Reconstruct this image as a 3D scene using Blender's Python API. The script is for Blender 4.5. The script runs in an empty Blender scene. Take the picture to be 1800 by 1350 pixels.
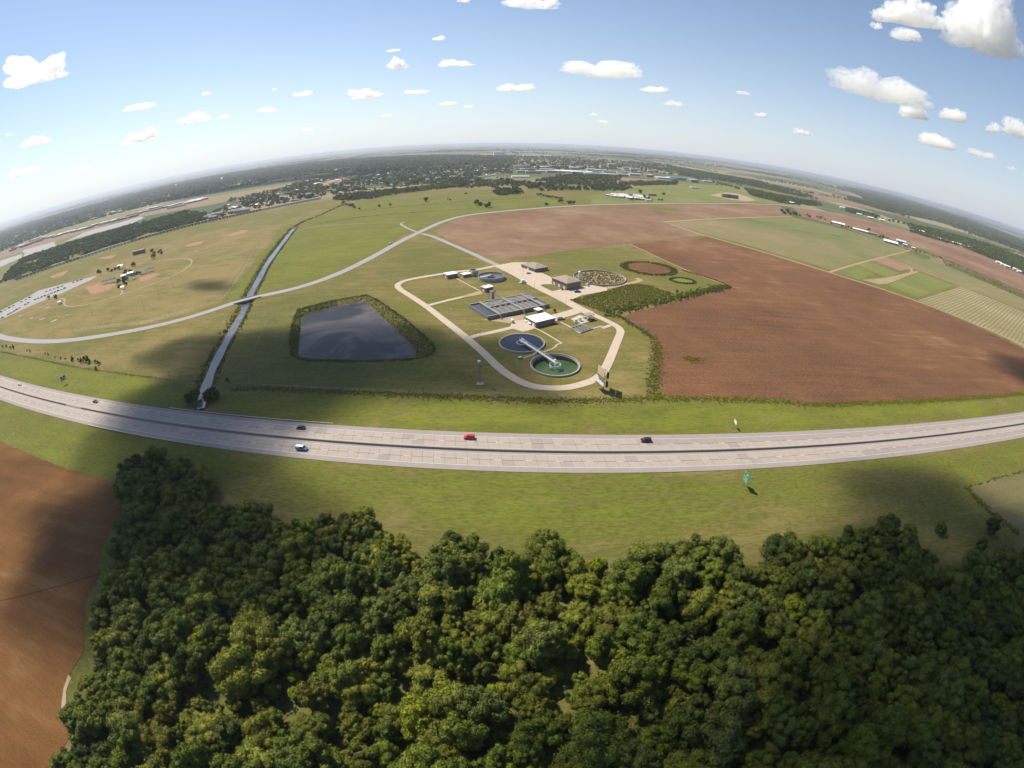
import bpy, math, random
import numpy as np
from mathutils import Matrix, Vector, noise
from mathutils.geometry import delaunay_2d_cdt

random.seed(7); rng = np.random.default_rng(7)
sc = bpy.context.scene
COL = sc.collection
R = math.radians

# ---------------------------------------------------------------- camera
CAM_H = 116.0
PITCH, ROLL, F0, FA = R(29.30), R(.434), 819.5, -.0459        # drone camera: wide lens, tilted down
cam = bpy.data.objects.new('camera', bpy.data.cameras.new('camera')); COL.objects.link(cam); sc.camera = cam
cd = cam.data; cd.type = 'PANO'; cd.sensor_fit = 'HORIZONTAL'; cd.sensor_width = 36; cd.sensor_height = 27
cd.clip_start = .1; cd.clip_end = 200000
pan = cd if hasattr(cd, 'panorama_type') else cd.cycles
pan.panorama_type = 'FISHEYE_LENS_POLYNOMIAL'
pan.fisheye_fov = R(170)
pan.fisheye_polynomial_k0 = 0; pan.fisheye_polynomial_k1 = -50 / F0; pan.fisheye_polynomial_k2 = 0
pan.fisheye_polynomial_k3 = -FA * 50 ** 3 / (F0 * 900 ** 2); pan.fisheye_polynomial_k4 = 0
_cp, _sp, _cr, _sr = math.cos(PITCH), math.sin(PITCH), math.cos(ROLL), math.sin(ROLL)
def _cw(X, Y, Z):
    X, Y = _cr * X - _sr * Y, _sr * X + _cr * Y
    return (X, Z * _cp + Y * _sp, -Z * _sp + Y * _cp)
_r, _u, _f = _cw(1, 0, 0), _cw(0, 1, 0), _cw(0, 0, 1)
cam.matrix_world = Matrix(((_r[0], _u[0], -_f[0], 0), (_r[1], _u[1], -_f[1], 0), (_r[2], _u[2], -_f[2], CAM_H), (0, 0, 0, 1)))

# ---------------------------------------------------------------- world, sun, exposure
SUN_AZ, SUN_EL = R(-53.7), R(53.0)                             # azimuth from +Y, negative = towards -X
SUN_DIR = np.array([math.sin(SUN_AZ) * math.cos(SUN_EL), math.cos(SUN_AZ) * math.cos(SUN_EL), math.sin(SUN_EL)])
wd = bpy.data.worlds.new('World'); sc.world = wd; wd.use_nodes = True
wn = wd.node_tree; bg = wn.nodes['Background']
sky = wn.nodes.new('ShaderNodeTexSky'); sky.sky_type = 'NISHITA'; sky.sun_disc = False
sky.sun_elevation = SUN_EL; sky.sun_rotation = SUN_AZ; sky.altitude = 500; sky.air_density = 1.0; sky.dust_density = .35; sky.ozone_density = 1.0
# summer haze: the air whitens towards the horizon all the way round
tc = wn.nodes.new('ShaderNodeTexCoord'); sx_ = wn.nodes.new('ShaderNodeSeparateXYZ'); wn.links.new(tc.outputs['Generated'], sx_.inputs[0])
mr_ = wn.nodes.new('ShaderNodeMath'); mr_.operation = 'MULTIPLY'; wn.links.new(sx_.outputs[2], mr_.inputs[0]); mr_.inputs[1].default_value = -7.0
ex_ = wn.nodes.new('ShaderNodeMath'); ex_.operation = 'EXPONENT'; wn.links.new(mr_.outputs[0], ex_.inputs[0])
fc_ = wn.nodes.new('ShaderNodeMath'); fc_.operation = 'MULTIPLY'; fc_.use_clamp = True; wn.links.new(ex_.outputs[0], fc_.inputs[0]); fc_.inputs[1].default_value = .88
mw_ = wn.nodes.new('ShaderNodeMix'); mw_.data_type = 'RGBA'; wn.links.new(fc_.outputs[0], mw_.inputs[0]); tn_ = wn.nodes.new('ShaderNodeMix'); tn_.data_type = 'RGBA'; tn_.blend_type = 'MULTIPLY'; tn_.inputs[0].default_value = 1; wn.links.new(sky.outputs[0], tn_.inputs[6]); tn_.inputs[7].default_value = (.98, .985, 1, 1); wn.links.new(tn_.outputs[2], mw_.inputs[6]); 
dt_ = wn.nodes.new('ShaderNodeVectorMath'); dt_.operation = 'DOT_PRODUCT'; wn.links.new(tc.outputs['Generated'], dt_.inputs[0]); dt_.inputs[1].default_value = tuple(SUN_DIR)
rg_ = wn.nodes.new('ShaderNodeMapRange'); rg_.inputs[1].default_value = -.35; rg_.inputs[2].default_value = .75; wn.links.new(dt_.outputs['Value'], rg_.inputs[0])
hc_ = wn.nodes.new('ShaderNodeMix'); hc_.data_type = 'RGBA'; wn.links.new(rg_.outputs[0], hc_.inputs[0]); hc_.inputs[6].default_value = (4.0, 4.4, 5.3, 1); hc_.inputs[7].default_value = (6.4, 7.0, 7.5, 1)
wn.links.new(hc_.outputs[2], mw_.inputs[7])
wn.links.new(mw_.outputs[2], bg.inputs[0]); bg.inputs[1].default_value = .092
sun = bpy.data.objects.new('sun', bpy.data.lights.new('sun', 'SUN')); COL.objects.link(sun)
sun.data.energy = 5.0; sun.data.angle = R(.53); sun.data.color = (1, .93, .81)
sun.rotation_mode = 'QUATERNION'; sun.rotation_quaternion = Vector(SUN_DIR).to_track_quat('Z', 'Y')
sun.location = (-300, 300, 600)
vs = sc.view_settings; vs.view_transform = 'Standard'; vs.look = 'None'; vs.exposure = .54; vs.gamma = 1; vs.use_curve_mapping = False
cy = sc.cycles
cy.max_bounces = 12; cy.diffuse_bounces = 2; cy.glossy_bounces = 2; cy.transmission_bounces = 3; cy.volume_bounces = 12; cy.transparent_max_bounces = 16
cy.use_denoising = True
try: cy.volume_step_rate = 1
except Exception: pass

# ---------------------------------------------------------------- survey: bearings read off the photograph -> points on the ground
def ray(p):
    p = np.atleast_2d(np.array(p, float)); x = p[:, 0] - 900; y = 675 - p[:, 1]; r = np.hypot(x, y) + 1e-9
    th = r / F0 * (1 + FA * (r / 900) ** 2); s = np.sin(th) / r; X, Y, Z = s * x, s * y, np.cos(th)
    X, Y = _cr * X - _sr * Y, _sr * X + _cr * Y
    return np.stack([X, Z * _cp + Y * _sp, -Z * _sp + Y * _cp], 1)
def G(p, z=0.):
    d = ray(p); t = (z - CAM_H) / np.minimum(d[:, 2], -.004)
    return d[:, :2] * t[:, None]
def g1(x, y, z=0.): a = G([(x, y)], z)[0]; return float(a[0]), float(a[1])
def prj(w):
    w = np.atleast_2d(np.array(w, float)) - [0, 0, CAM_H]
    X = w[:, 0]; Z = w[:, 1] * _cp - w[:, 2] * _sp; Y = w[:, 1] * _sp + w[:, 2] * _cp
    X, Y = _cr * X + _sr * Y, -_sr * X + _cr * Y
    th = np.arctan2(np.hypot(X, Y), Z); r = th * F0
    for _ in range(12): r = th * F0 / (1 + FA * (r / 900) ** 2)
    h = np.hypot(X, Y) + 1e-12
    return np.stack([900 + X / h * r, 675 - Y / h * r], 1)
def rise(base, top):
    """height of a point that stands over ground point base and is seen at top"""
    b = G([base])[0]; zs = np.linspace(0, 45, 451)
    q = prj(np.c_[np.tile(b, (451, 1)), zs]); return float(zs[np.argmin(np.hypot(q[:, 0] - top[0], q[:, 1] - top[1]))])
def inpoly(P, poly):
    P = np.atleast_2d(P); x, y = P[:, 0], P[:, 1]; poly = np.array(poly, float); ins = np.zeros(len(P), bool)
    j = len(poly) - 1
    for i in range(len(poly)):
        xi, yi, xj, yj = *poly[i], *poly[j]
        c = ((yi > y) != (yj > y)) & (x < (xj - xi) * (y - yi) / (yj - yi + 1e-12) + xi)
        ins ^= c; j = i
    return ins
def polydist(P, line):
    P = np.atleast_2d(P); line = np.array(line, float); best = np.full(len(P), 1e9)
    for a, b in zip(line[:-1], line[1:]):
        ab = b - a; t = np.clip(((P - a) @ ab) / (ab @ ab + 1e-9), 0, 1)
        d = P - (a + t[:, None] * ab); best = np.minimum(best, np.hypot(d[:, 0], d[:, 1]))
    return best

# ---------------------------------------------------------------- materials
def new_mat(name):
    m = bpy.data.materials.new(name); m.use_nodes = True; nt = m.node_tree; nt.nodes.clear()
    out = nt.nodes.new('ShaderNodeOutputMaterial'); return m, nt, out
def N(nt, t, **k):
    n = nt.nodes.new(t)
    for a, b in k.items():
        if a.startswith('i_'): n.inputs[a[2:].replace('_', ' ')].default_value = b
        else: setattr(n, a, b)
    return n
def ramp(nt, fac, stops):
    r = nt.nodes.new('ShaderNodeValToRGB'); e = r.color_ramp.elements
    while len(e) < len(stops): e.new(.5)
    for el, (p, c) in zip(e, stops): el.position = p; el.color = (*c, 1)
    nt.links.new(fac, r.inputs[0]); return r.outputs[0]
def pos(nt, scale=(1, 1, 1), rot=0, use='pos'):
    g = nt.nodes.new('ShaderNodeNewGeometry') if use == 'pos' else nt.nodes.new('ShaderNodeTexCoord')
    mp = nt.nodes.new('ShaderNodeMapping'); mp.inputs['Scale'].default_value = scale; mp.inputs['Rotation'].default_value = (0, 0, rot)
    nt.links.new(g.outputs['Position'] if use == 'pos' else g.outputs['Object'], mp.inputs[0]); return mp.outputs[0]
def nz(nt, vec, scale, detail=4, rough=.55, dist=0):
    n = N(nt, 'ShaderNodeTexNoise', i_Scale=scale, i_Detail=detail, i_Roughness=rough, i_Distortion=dist); nt.links.new(vec, n.inputs['Vector']); return n.outputs[0]
def mix(nt, fac, a, b, mode='MIX'):
    m = nt.nodes.new('ShaderNodeMix'); m.data_type = 'RGBA'; m.blend_type = mode
    for s, v in ((0, fac), (6, a), (7, b)):
        if hasattr(v, 'links') or isinstance(v, bpy.types.NodeSocket): nt.links.new(v, m.inputs[s])
        else: m.inputs[s].default_value = v if s == 0 else (*v, 1)
    return m.outputs[2]
def mth(nt, op, a, b=None):
    m = nt.nodes.new('ShaderNodeMath'); m.operation = op
    for i, v in enumerate((a, b)):
        if v is None: continue
        if isinstance(v, bpy.types.NodeSocket): nt.links.new(v, m.inputs[i])
        else: m.inputs[i].default_value = v
    return m.outputs[0]
def finish(nt, out, col, rough=.9, bump=None, bdist=.1, bstr=.5, spec=.2, metal=0):
    p = nt.nodes.new('ShaderNodeBsdfPrincipled')
    if isinstance(col, bpy.types.NodeSocket): nt.links.new(col, p.inputs['Base Color'])
    else: p.inputs['Base Color'].default_value = (*col, 1)
    p.inputs['Roughness'].default_value = rough; p.inputs['Specular IOR Level'].default_value = spec; p.inputs['Metallic'].default_value = metal
    if bump is not None:
        b = nt.nodes.new('ShaderNodeBump'); b.inputs['Distance'].default_value = bdist; b.inputs['Strength'].default_value = bstr
        nt.links.new(bump, b.inputs['Height']); nt.links.new(b.outputs[0], p.inputs['Normal'])
    nt.links.new(p.outputs[0], out.inputs[0]); return p
def plain(name, col, rough=.7, var=.12, scale=1.5, spec=.3, metal=0, objrand=0.):
    m, nt, out = new_mat(name); v = pos(nt, use='obj')
    f = nz(nt, v, scale, 5, .6); f2 = nz(nt, v, scale * 9, 3)
    c = np.array(col); a = mix(nt, f, tuple(c * (1 - var)), tuple(np.minimum(c * (1 + var), 1)))
    a = mix(nt, mth(nt, 'MULTIPLY', f2, .25), a, tuple(c * .6))
    if objrand:
        oi = nt.nodes.new('ShaderNodeObjectInfo'); hs = nt.nodes.new('ShaderNodeHueSaturation')
        nt.links.new(mth(nt, 'ADD', mth(nt, 'MULTIPLY', oi.outputs['Random'], objrand * 2), 1 - objrand), hs.inputs['Value']); nt.links.new(a, hs.inputs['Color']); a = hs.outputs[0]
    finish(nt, out, a, rough, spec=spec, metal=metal); return m

M = {}
def field_mat(name, cols, rot=0, spacing=6., line=.25, mott=.02, fine=.6, streak=1.0):
    """ploughed or cropped ground: colour patches, tillage streaks along one direction, clods"""
    m, nt, out = new_mat(name)
    v = pos(nt); vr = pos(nt, rot=rot, scale=(1, 1, 1))
    vs_ = pos(nt, rot=rot, scale=(.012 * streak, .16, 1))
    big = nz(nt, v, mott * .35, 5, .6, .6); med = nz(nt, v, mott * 2.2, 6, .65, .3); st = nz(nt, vs_, 1.0, 5, .65)
    f = mth(nt, 'ADD', mth(nt, 'MULTIPLY', big, .45), mth(nt, 'ADD', mth(nt, 'MULTIPLY', med, .25), mth(nt, 'MULTIPLY', st, .3)))
    c = ramp(nt, f, [(.36 + .28 * i / (len(cols) - 1), k) for i, k in enumerate(cols)])
    w = N(nt, 'ShaderNodeTexWave', i_Scale=1 / spacing * .5, i_Distortion=2.5, i_Detail=2.); w.bands_direction = 'Y'; w.inputs['Detail Scale'].default_value = .3
    nt.links.new(vr, w.inputs['Vector'])
    dk = tuple(np.array(cols[0]) * .72)
    c = mix(nt, mth(nt, 'MULTIPLY', w.outputs[1], line), c, dk)
    fn = nz(nt, v, fine, 6, .75)
    c = mix(nt, mth(nt, 'MULTIPLY', ramp_f(nt, fn, .5, .7), .35), c, tuple(np.minimum(np.array(cols[-1]) * 1.25, 1)))
    c = mix(nt, mth(nt, 'MULTIPLY', ramp_f(nt, fn, .5, .3), .35), c, dk)
    finish(nt, out, c, .95, bump=fn, bdist=.25, bstr=.6, spec=.1); return m
def ramp_f(nt, s, a, b):
    r = nt.nodes.new('ShaderNodeMapRange'); r.inputs[1].default_value = a; r.inputs[2].default_value = b; nt.links.new(s, r.inputs[0]); return r.outputs[0]

DRY, OLIVE, BRIGHT, DEEP = (.205, .155, .06), (.128, .11, .03), (.135, .146, .016), (.045, .066, .014)
def ground_mat():
    m, nt, out = new_mat('meadow_and_farmland')
    at = nt.nodes.new('ShaderNodeAttribute'); at.attribute_name = 'tone'
    sp = nt.nodes.new('ShaderNodeSeparateColor'); nt.links.new(at.outputs['Color'], sp.inputs[0])
    v = pos(nt); v2 = pos(nt, scale=(.35, 1, 1), rot=.12)
    a = nz(nt, v, .012, 6, .6, .5); b = nz(nt, v2, .09, 6, .62, .2); c = nz(nt, v2, .9, 6, .75)
    t = mth(nt, 'ADD', sp.outputs[0], mth(nt, 'MULTIPLY', mth(nt, 'SUBTRACT', a, .5), 1.5))
    t = mth(nt, 'ADD', t, mth(nt, 'MULTIPLY', mth(nt, 'SUBTRACT', b, .5), 1.2))
    e_ = nz(nt, pos(nt, scale=(.06, .55, 1), rot=-.05), .5, 6, .7); t = mth(nt, 'ADD', t, mth(nt, 'MULTIPLY', mth(nt, 'SUBTRACT', e_, .5), 1.3))
    col = ramp(nt, t, [(.0, DRY), (.38, OLIVE), (.62, (.106, .112, .017)), (1., BRIGHT)])
    col = mix(nt, sp.outputs[1], col, DEEP)                        # deep green sward, with cloud shade painted in around the lagoon
    col = mix(nt, mth(nt, 'MULTIPLY', ramp_f(nt, c, .46, .68), .4), col, (.2, .175, .06))
    col = mix(nt, mth(nt, 'MULTIPLY', ramp_f(nt, c, .5, .28), .65), col, (.04, .05, .012))
    pt = nz(nt, pos(nt, scale=(.6, 1, 1)), .035, 7, .68, 1.); col = mix(nt, mth(nt, 'MULTIPLY', ramp_f(nt, pt, .56, .7), .55), col, (.2, .14, .065)); col = mix(nt, mth(nt, 'MULTIPLY', ramp_f(nt, pt, .44, .3), .5), col, (.06, .08, .014))
    # far country: patchwork of pasture, stubble, tilled land
    vo = N(nt, 'ShaderNodeTexVoronoi', i_Scale=1.); vo.distance = 'CHEBYCHEV'; vm = pos(nt, scale=(1 / 620, 1 / 520, 0), rot=.05)
    vd = nz(nt, vm, 3., 2); nt.links.new(vm, vo.inputs['Vector'])
    s2 = nt.nodes.new('ShaderNodeSeparateColor'); nt.links.new(vo.outputs['Color'], s2.inputs[0])
    fc = ramp(nt, s2.outputs[0], [(.0, (.055, .075, .03)), (.28, (.10, .11, .04)), (.45, (.17, .17, .06)), (.62, (.28, .22, .12)), (.8, (.24, .14, .09)), (1., (.33, .28, .17))])
    fc = mix(nt, mth(nt, 'MULTIPLY', nz(nt, pos(nt, scale=(.3, 1, 1)), .012, 6, .7), .6), fc, (.06, .075, .035))
    col = mix(nt, sp.outputs[2], col, fc)
    finish(nt, out, col, .95, bump=c, bdist=.2, bstr=.5, spec=.1); return m

def leaf_mat(name, a, b, trans=.16):
    a, b = tuple(np.array(a) * [1.3, 1.3, .65]), tuple(np.array(b) * [1.95, 1.85, .78])
    m, nt, out = new_mat(name)
    v = pos(nt); f = nz(nt, v, .5, 3, .6); f2 = nz(nt, v, 3.5, 2)
    oi = nt.nodes.new('ShaderNodeObjectInfo')
    c = mix(nt, ramp_f(nt, f, .3, .7), a, b)
    c = mix(nt, mth(nt, 'MULTIPLY', ramp_f(nt, f2, .52, .75), .5), c, tuple(np.array(b) * np.array([1.35, 1.3, 1.0])))
    hs = nt.nodes.new('ShaderNodeHueSaturation'); nt.links.new(c, hs.inputs['Color'])
    nt.links.new(mth(nt, 'ADD', mth(nt, 'MULTIPLY', oi.outputs['Random'], .5), .78), hs.inputs['Value'])
    nt.links.new(mth(nt, 'ADD', mth(nt, 'MULTIPLY', mth(nt, 'FRACT', mth(nt, 'MULTIPLY', oi.outputs['Random'], 7.3)), .022), .489), hs.inputs['Hue'])
    d = nt.nodes.new('ShaderNodeBsdfPrincipled'); d.inputs['Roughness'].default_value = .7; d.inputs['Specular IOR Level'].default_value = .25
    tr = nt.nodes.new('ShaderNodeBsdfTranslucent'); mx = nt.nodes.new('ShaderNodeMixShader'); mx.inputs[0].default_value = trans
    nt.links.new(hs.outputs[0], d.inputs['Base Color']); nt.links.new(hs.outputs[0], tr.inputs[0])
    nt.links.new(d.outputs[0], mx.inputs[1]); nt.links.new(tr.outputs[0], mx.inputs[2]); nt.links.new(mx.outputs[0], out.inputs[0]); return m

def slab_mat(name, base, dark, var=.14):
    m, nt, out = new_mat(name); v = pos(nt); vl = pos(nt, scale=(.05, 1.6, 1), rot=0)
    oi = nt.nodes.new('ShaderNodeObjectInfo'); vo = N(nt, 'ShaderNodeTexVoronoi', i_Scale=.16); nt.links.new(v, vo.inputs['Vector'])
    s = nt.nodes.new('ShaderNodeSeparateColor'); nt.links.new(vo.outputs['Color'], s.inputs[0])
    f = mth(nt, 'ADD', mth(nt, 'MULTIPLY', nz(nt, v, .25, 6, .7), .5), mth(nt, 'MULTIPLY', nz(nt, vl, 1.2, 5, .6), .5))
    c = mix(nt, ramp_f(nt, f, .35, .68), dark, base)
    hs = nt.nodes.new('ShaderNodeHueSaturation'); nt.links.new(c, hs.inputs['Color'])
    nt.links.new(mth(nt, 'ADD', mth(nt, 'MULTIPLY', mth(nt, 'ADD', oi.outputs['Random'], s.outputs[0]), var), 1 - var), hs.inputs['Value'])
    finish(nt, out, hs.outputs[0], .85, spec=.2); return m
def water_mat(name, col, rough=.08, bump=.02, scum_sheen=None, spec=.5):
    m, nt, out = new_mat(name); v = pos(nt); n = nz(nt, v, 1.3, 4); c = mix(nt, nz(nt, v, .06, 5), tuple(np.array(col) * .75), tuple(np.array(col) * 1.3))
    if scum_sheen: c = mix(nt, ramp_f(nt, nz(nt, v, .022, 6, .6, 1.2), .46, .6), c, scum_sheen)
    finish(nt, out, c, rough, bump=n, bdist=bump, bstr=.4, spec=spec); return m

M['ground'] = ground_mat()
M['plough_dark'] = field_mat('tilled_red_brown_soil', [(.078, .04, .021), (.118, .057, .028), (.155, .075, .034), (.24, .145, .075)], rot=-2.358, spacing=6, line=.16, mott=.016)
M['plough_tan'] = field_mat('stubble_over_brown_soil', [(.115, .064, .036), (.165, .095, .055), (.215, .135, .08), (.3, .215, .135)], rot=.03, spacing=7, line=.15, mott=.02)
M['plough_left'] = field_mat('tilled_orange_brown_soil', [(.08, .038, .012), (.108, .05, .016), (.14, .066, .022), (.19, .108, .045)], rot=.25, spacing=3.2, line=.1, mott=.03, fine=1.5)
M['green_crop'] = field_mat('patchy_green_crop', [(.09, .115, .035), (.14, .145, .05), (.19, .155, .075), (.25, .18, .1)], rot=.5, spacing=9, line=.05, mott=.012)
M['lush_crop'] = field_mat('even_green_crop', [(.11, .13, .035), (.15, .16, .045), (.2, .19, .06)], rot=.9, spacing=4, line=.2)
M['hay'] = field_mat('cut_hay_in_rows', [(.19, .16, .075), (.27, .23, .115), (.34, .29, .17)], rot=-.465, spacing=8, line=.9, mott=.02)
M['red_plot'] = field_mat('tilled_pink_soil_plot', [(.2, .13, .08), (.27, .17, .11), (.3, .22, .14)], rot=1.1, spacing=6, line=.5)
M['dry_crop'] = field_mat('pale_dry_field', [(.2, .17, .09), (.27, .22, .12), (.32, .27, .16)], rot=.3, spacing=9, line=.1)
M['gully_grass'] = field_mat('dull_green_tan_grass', [(.09, .085, .035), (.13, .115, .05), (.17, .145, .07)], rot=.3, spacing=9, line=.05)
M['dark_soil'] = plain('damp_dark_soil', (.07, .034, .013), .95, .2, .3, .1)
M['track'] = plain('pale_dirt_track', (.3, .235, .14), .95, .2, .2, .1)
M['infield'] = plain('red_infield_dirt', (.3, .17, .1), .95, .25, .12, .1)
M['bare'] = plain('bare_tan_soil', (.33, .25, .16), .95, .25, .15, .1)
M['slab'] = slab_mat('pinkish_concrete_slab', (.35, .3, .255), (.29, .245, .21), .04)
M['slab_grey'] = slab_mat('grey_worn_concrete_slab', (.295, .255, .225), (.25, .215, .19), .05)
M['shoulder'] = slab_mat('grey_asphalt_shoulder', (.29, .25, .225), (.235, .205, .185), .04)
M['joint'] = plain('tar_joint', (.12, .1, .085), .9, .1, .5)
M['asphalt'] = slab_mat('weathered_grey_asphalt', (.3, .28, .27), (.24, .225, .215), .04)
M['plant_road'] = slab_mat('pale_pink_concrete_road', (.46, .375, .29), (.37, .3, .23), .05)
M['paint'] = plain('worn_white_paint', (.62, .6, .56), .6, .1, .8)
M['conc'] = plain('weathered_concrete', (.33, .31, .27), .9, .2, .35, .2)
M['conc_dark'] = plain('stained_grey_concrete', (.2, .19, .18), .9, .25, .5, .2)
M['barrier'] = plain('old_concrete_barrier', (.26, .23, .2), .9, .2, .3, .2)
M['brick'] = plain('brown_brick_wall', (.26, .19, .135), .9, .15, .8, .15)
M['brick_pale'] = plain('tan_brick_wall', (.3, .22, .16), .9, .15, .8, .15)
M['roof_tan'] = plain('tan_shingle_roof', (.29, .235, .19), .9, .12, .4, .15)
M['roof_white'] = plain('white_membrane_roof', (.78, .78, .76), .5, .04, .4, .3)
M['steel'] = plain('galvanised_steel', (.45, .45, .43), .45, .12, 2, .5, .4)
M['white'] = plain('white_paint', (.75, .74, .7), .45, .06, .8, .4)
M['glass'] = plain('dark_window_glass', (.02, .025, .03), .08, .1, 1, .7)
M['rubber'] = plain('black_rubber', (.02, .02, .02), .8, .1, 3)
M['wood'] = plain('weathered_wood_pole', (.12, .08, .05), .9, .2, 3)
M['bark'] = plain('grey_brown_bark', (.11, .08, .055), .95, .25, 2)
M['water_canal'] = water_mat('grey_blue_canal_water', (.07, .07, .075), .16, .05, scum_sheen=(.13, .12, .115), spec=.5)
M['water_pond'] = water_mat('dark_lagoon_water', (.018, .017, .021), .4, .03, scum_sheen=(.085, .072, .072), spec=.12)  # pale patches paint the reflected cloud and haze into the lagoon colour
M['water_blue'] = water_mat('dark_blue_clarifier_water', (.008, .012, .022), .2, spec=.3)
M['water_green'] = water_mat('algae_green_water', (.055, .105, .035), .35, .02, scum_sheen=(.1, .15, .045), spec=.25)
M['froth'] = plain('grey_frothing_liquor', (.17, .155, .14), .6, .55, .35, .3)
M['liquor'] = water_mat('dark_still_liquor', (.055, .05, .055), .15)
M['sign_green'] = plain('green_sign_sheet', (.0, .19, .11), .7, .05, 1, .4)
M['sign_blue'] = plain('blue_sign_sheet', (.02, .11, .27), .4, .1, 1, .4)
LEAF = {'dark': leaf_mat('dark_green_leaves', (.024, .036, .009), (.044, .06, .013)),
        'mid': leaf_mat('mid_green_leaves', (.037, .05, .011), (.072, .093, .018)),
        'olive': leaf_mat('olive_green_leaves', (.052, .062, .014), (.095, .105, .024)),
        'yellow': leaf_mat('yellow_green_leaves', (.062, .082, .011), (.12, .14, .016)),
        'grey': leaf_mat('grey_green_leaves', (.038, .052, .02), (.074, .092, .034)),
        'brown': leaf_mat('rusty_brown_leaves', (.042, .042, .014), (.075, .068, .022)),
        'reed': leaf_mat('weedy_green_blades', (.08, .085, .014), (.14, .14, .02)),
        'reed_dark': leaf_mat('dark_reed_blades', (.065, .08, .018), (.12, .125, .028))}

# ---------------------------------------------------------------- mesh helpers
class MB:
    def __init__(s): s.v, s.f = [], []
    def add(s, v, f):
        n = len(s.v); s.v += [tuple(map(float, p)) for p in v]; s.f += [tuple(i + n for i in q) for q in f]; return s
    def box(s, c, d, rz=0., taper=1.):
        hx, hy, hz = d[0] / 2, d[1] / 2, d[2] / 2; cs, sn = math.cos(rz), math.sin(rz); v = []
        for z, k in ((-hz, 1), (hz, taper)):
            for x, y in ((-hx, -hy), (hx, -hy), (hx, hy), (-hx, hy)):
                x, y = x * k, y * k; v.append((c[0] + x * cs - y * sn, c[1] + x * sn + y * cs, c[2] + z))
        return s.add(v, [(3, 2, 1, 0), (4, 5, 6, 7), (0, 1, 5, 4), (1, 2, 6, 5), (2, 3, 7, 6), (3, 0, 4, 7)])
    def prism(s, poly, z0, z1):
        n = len(poly); a = sum(poly[i][0] * poly[(i + 1) % n][1] - poly[(i + 1) % n][0] * poly[i][1] for i in range(n))
        if a < 0: poly = list(poly)[::-1]
        v = [(x, y, z0) for x, y in poly] + [(x, y, z1) for x, y in poly]
        return s.add(v, [tuple(range(n))[::-1], tuple(range(n, 2 * n))] + [(i, (i + 1) % n, n + (i + 1) % n, n + i) for i in range(n)])
    def cyl(s, a, b, r0, r1=None, n=8, caps=True):
        r1 = r0 if r1 is None else r1; a, b = Vector(a), Vector(b); d = (b - a).normalized()
        u = d.orthogonal().normalized(); w = d.cross(u); v = []
        for p, r in ((a, r0), (b, r1)):
            for i in range(n):
                t = 2 * math.pi * i / n; v.append(p + u * (r * math.cos(t)) + w * (r * math.sin(t)))
        f = [(i, (i + 1) % n, n + (i + 1) % n, n + i) for i in range(n)]
        if caps: f += [tuple(range(n))[::-1], tuple(range(n, 2 * n))]
        return s.add(v, f)
    def ring(s, c, r0, r1, z0, z1, n=64):
        v = []
        for i in range(n):
            t = 2 * math.pi * i / n; x, y = math.cos(t), math.sin(t)
            v += [(c[0] + x * r0, c[1] + y * r0, z0), (c[0] + x * r1, c[1] + y * r1, z0), (c[0] + x * r1, c[1] + y * r1, z1), (c[0] + x * r0, c[1] + y * r0, z1)]
        f = []
        for i in range(n):
            a, b = 4 * i, 4 * ((i + 1) % n)
            for k in range(4): f.append((a + k, b + k, b + (k + 1) % 4, a + (k + 1) % 4)[::-1])
        return s.add(v, f)
    def disc(s, c, r, z, n=64):
        return s.add([(c[0] + r * math.cos(2 * math.pi * i / n), c[1] + r * math.sin(2 * math.pi * i / n), z) for i in range(n)], [tuple(range(n))])
    def build(s, name, mat, parent=None, loc=None, rz=0, smooth=False):
        me = bpy.data.meshes.new(name); me.from_pydata(s.v, [], s.f); me.update()
        me.materials.append(M[mat] if isinstance(mat, str) else mat)
        if smooth: me.polygons.foreach_set('use_smooth', [True] * len(me.polygons))
        return link(name, me, parent, loc, rz)
def link(name, me, parent=None, loc=None, rz=0):
    o = bpy.data.objects.new(name, me); COL.objects.link(o); o.parent = parent
    if loc is not None: o.location = loc
    if rz: o.rotation_euler = (0, 0, rz)
    return o
def thing(name, label, cat, loc=(0, 0, 0), rz=0, group=None):
    o = link(name, None, None, loc, rz); return tag(o, label, cat, group)
def tag(o, label, cat, group=None):
    o['label'] = label; o['category'] = cat
    if group: o['group'] = group
    return o
def struct(o): o['kind'] = 'structure'; return o
def stuff(o, label=None, cat=None):
    o['kind'] = 'stuff'
    if label: o['label'] = label; o['category'] = cat
    return o
def wobble(pts, step=5., amp=.8, closed=True, seed=0):
    pts = [np.array(p, float) for p in pts]; out = []
    n = len(pts)
    for i in range(n if closed else n - 1):
        a, b = pts[i], pts[(i + 1) % n]; L = np.hypot(*(b - a)); k = max(1, min(int(L / step), 120))
        nrm = np.array([-(b - a)[1], (b - a)[0]]) / (L + 1e-9)
        for j in range(k):
            p = a + (b - a) * j / k
            out.append(tuple(p + nrm * amp * 2 * noise.noise(Vector((p[0] * .13 + seed, p[1] * .13, seed)))))
    if not closed: out.append(tuple(pts[-1]))
    return out
def smooth_line(pts, it=2):
    pts = [np.array(p, float) for p in pts]
    for _ in range(it):
        q = [pts[0]]
        for a, b in zip(pts[:-1], pts[1:]): q += [a * .75 + b * .25, a * .25 + b * .75]
        pts = q + [pts[-1]]
    return pts
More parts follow.
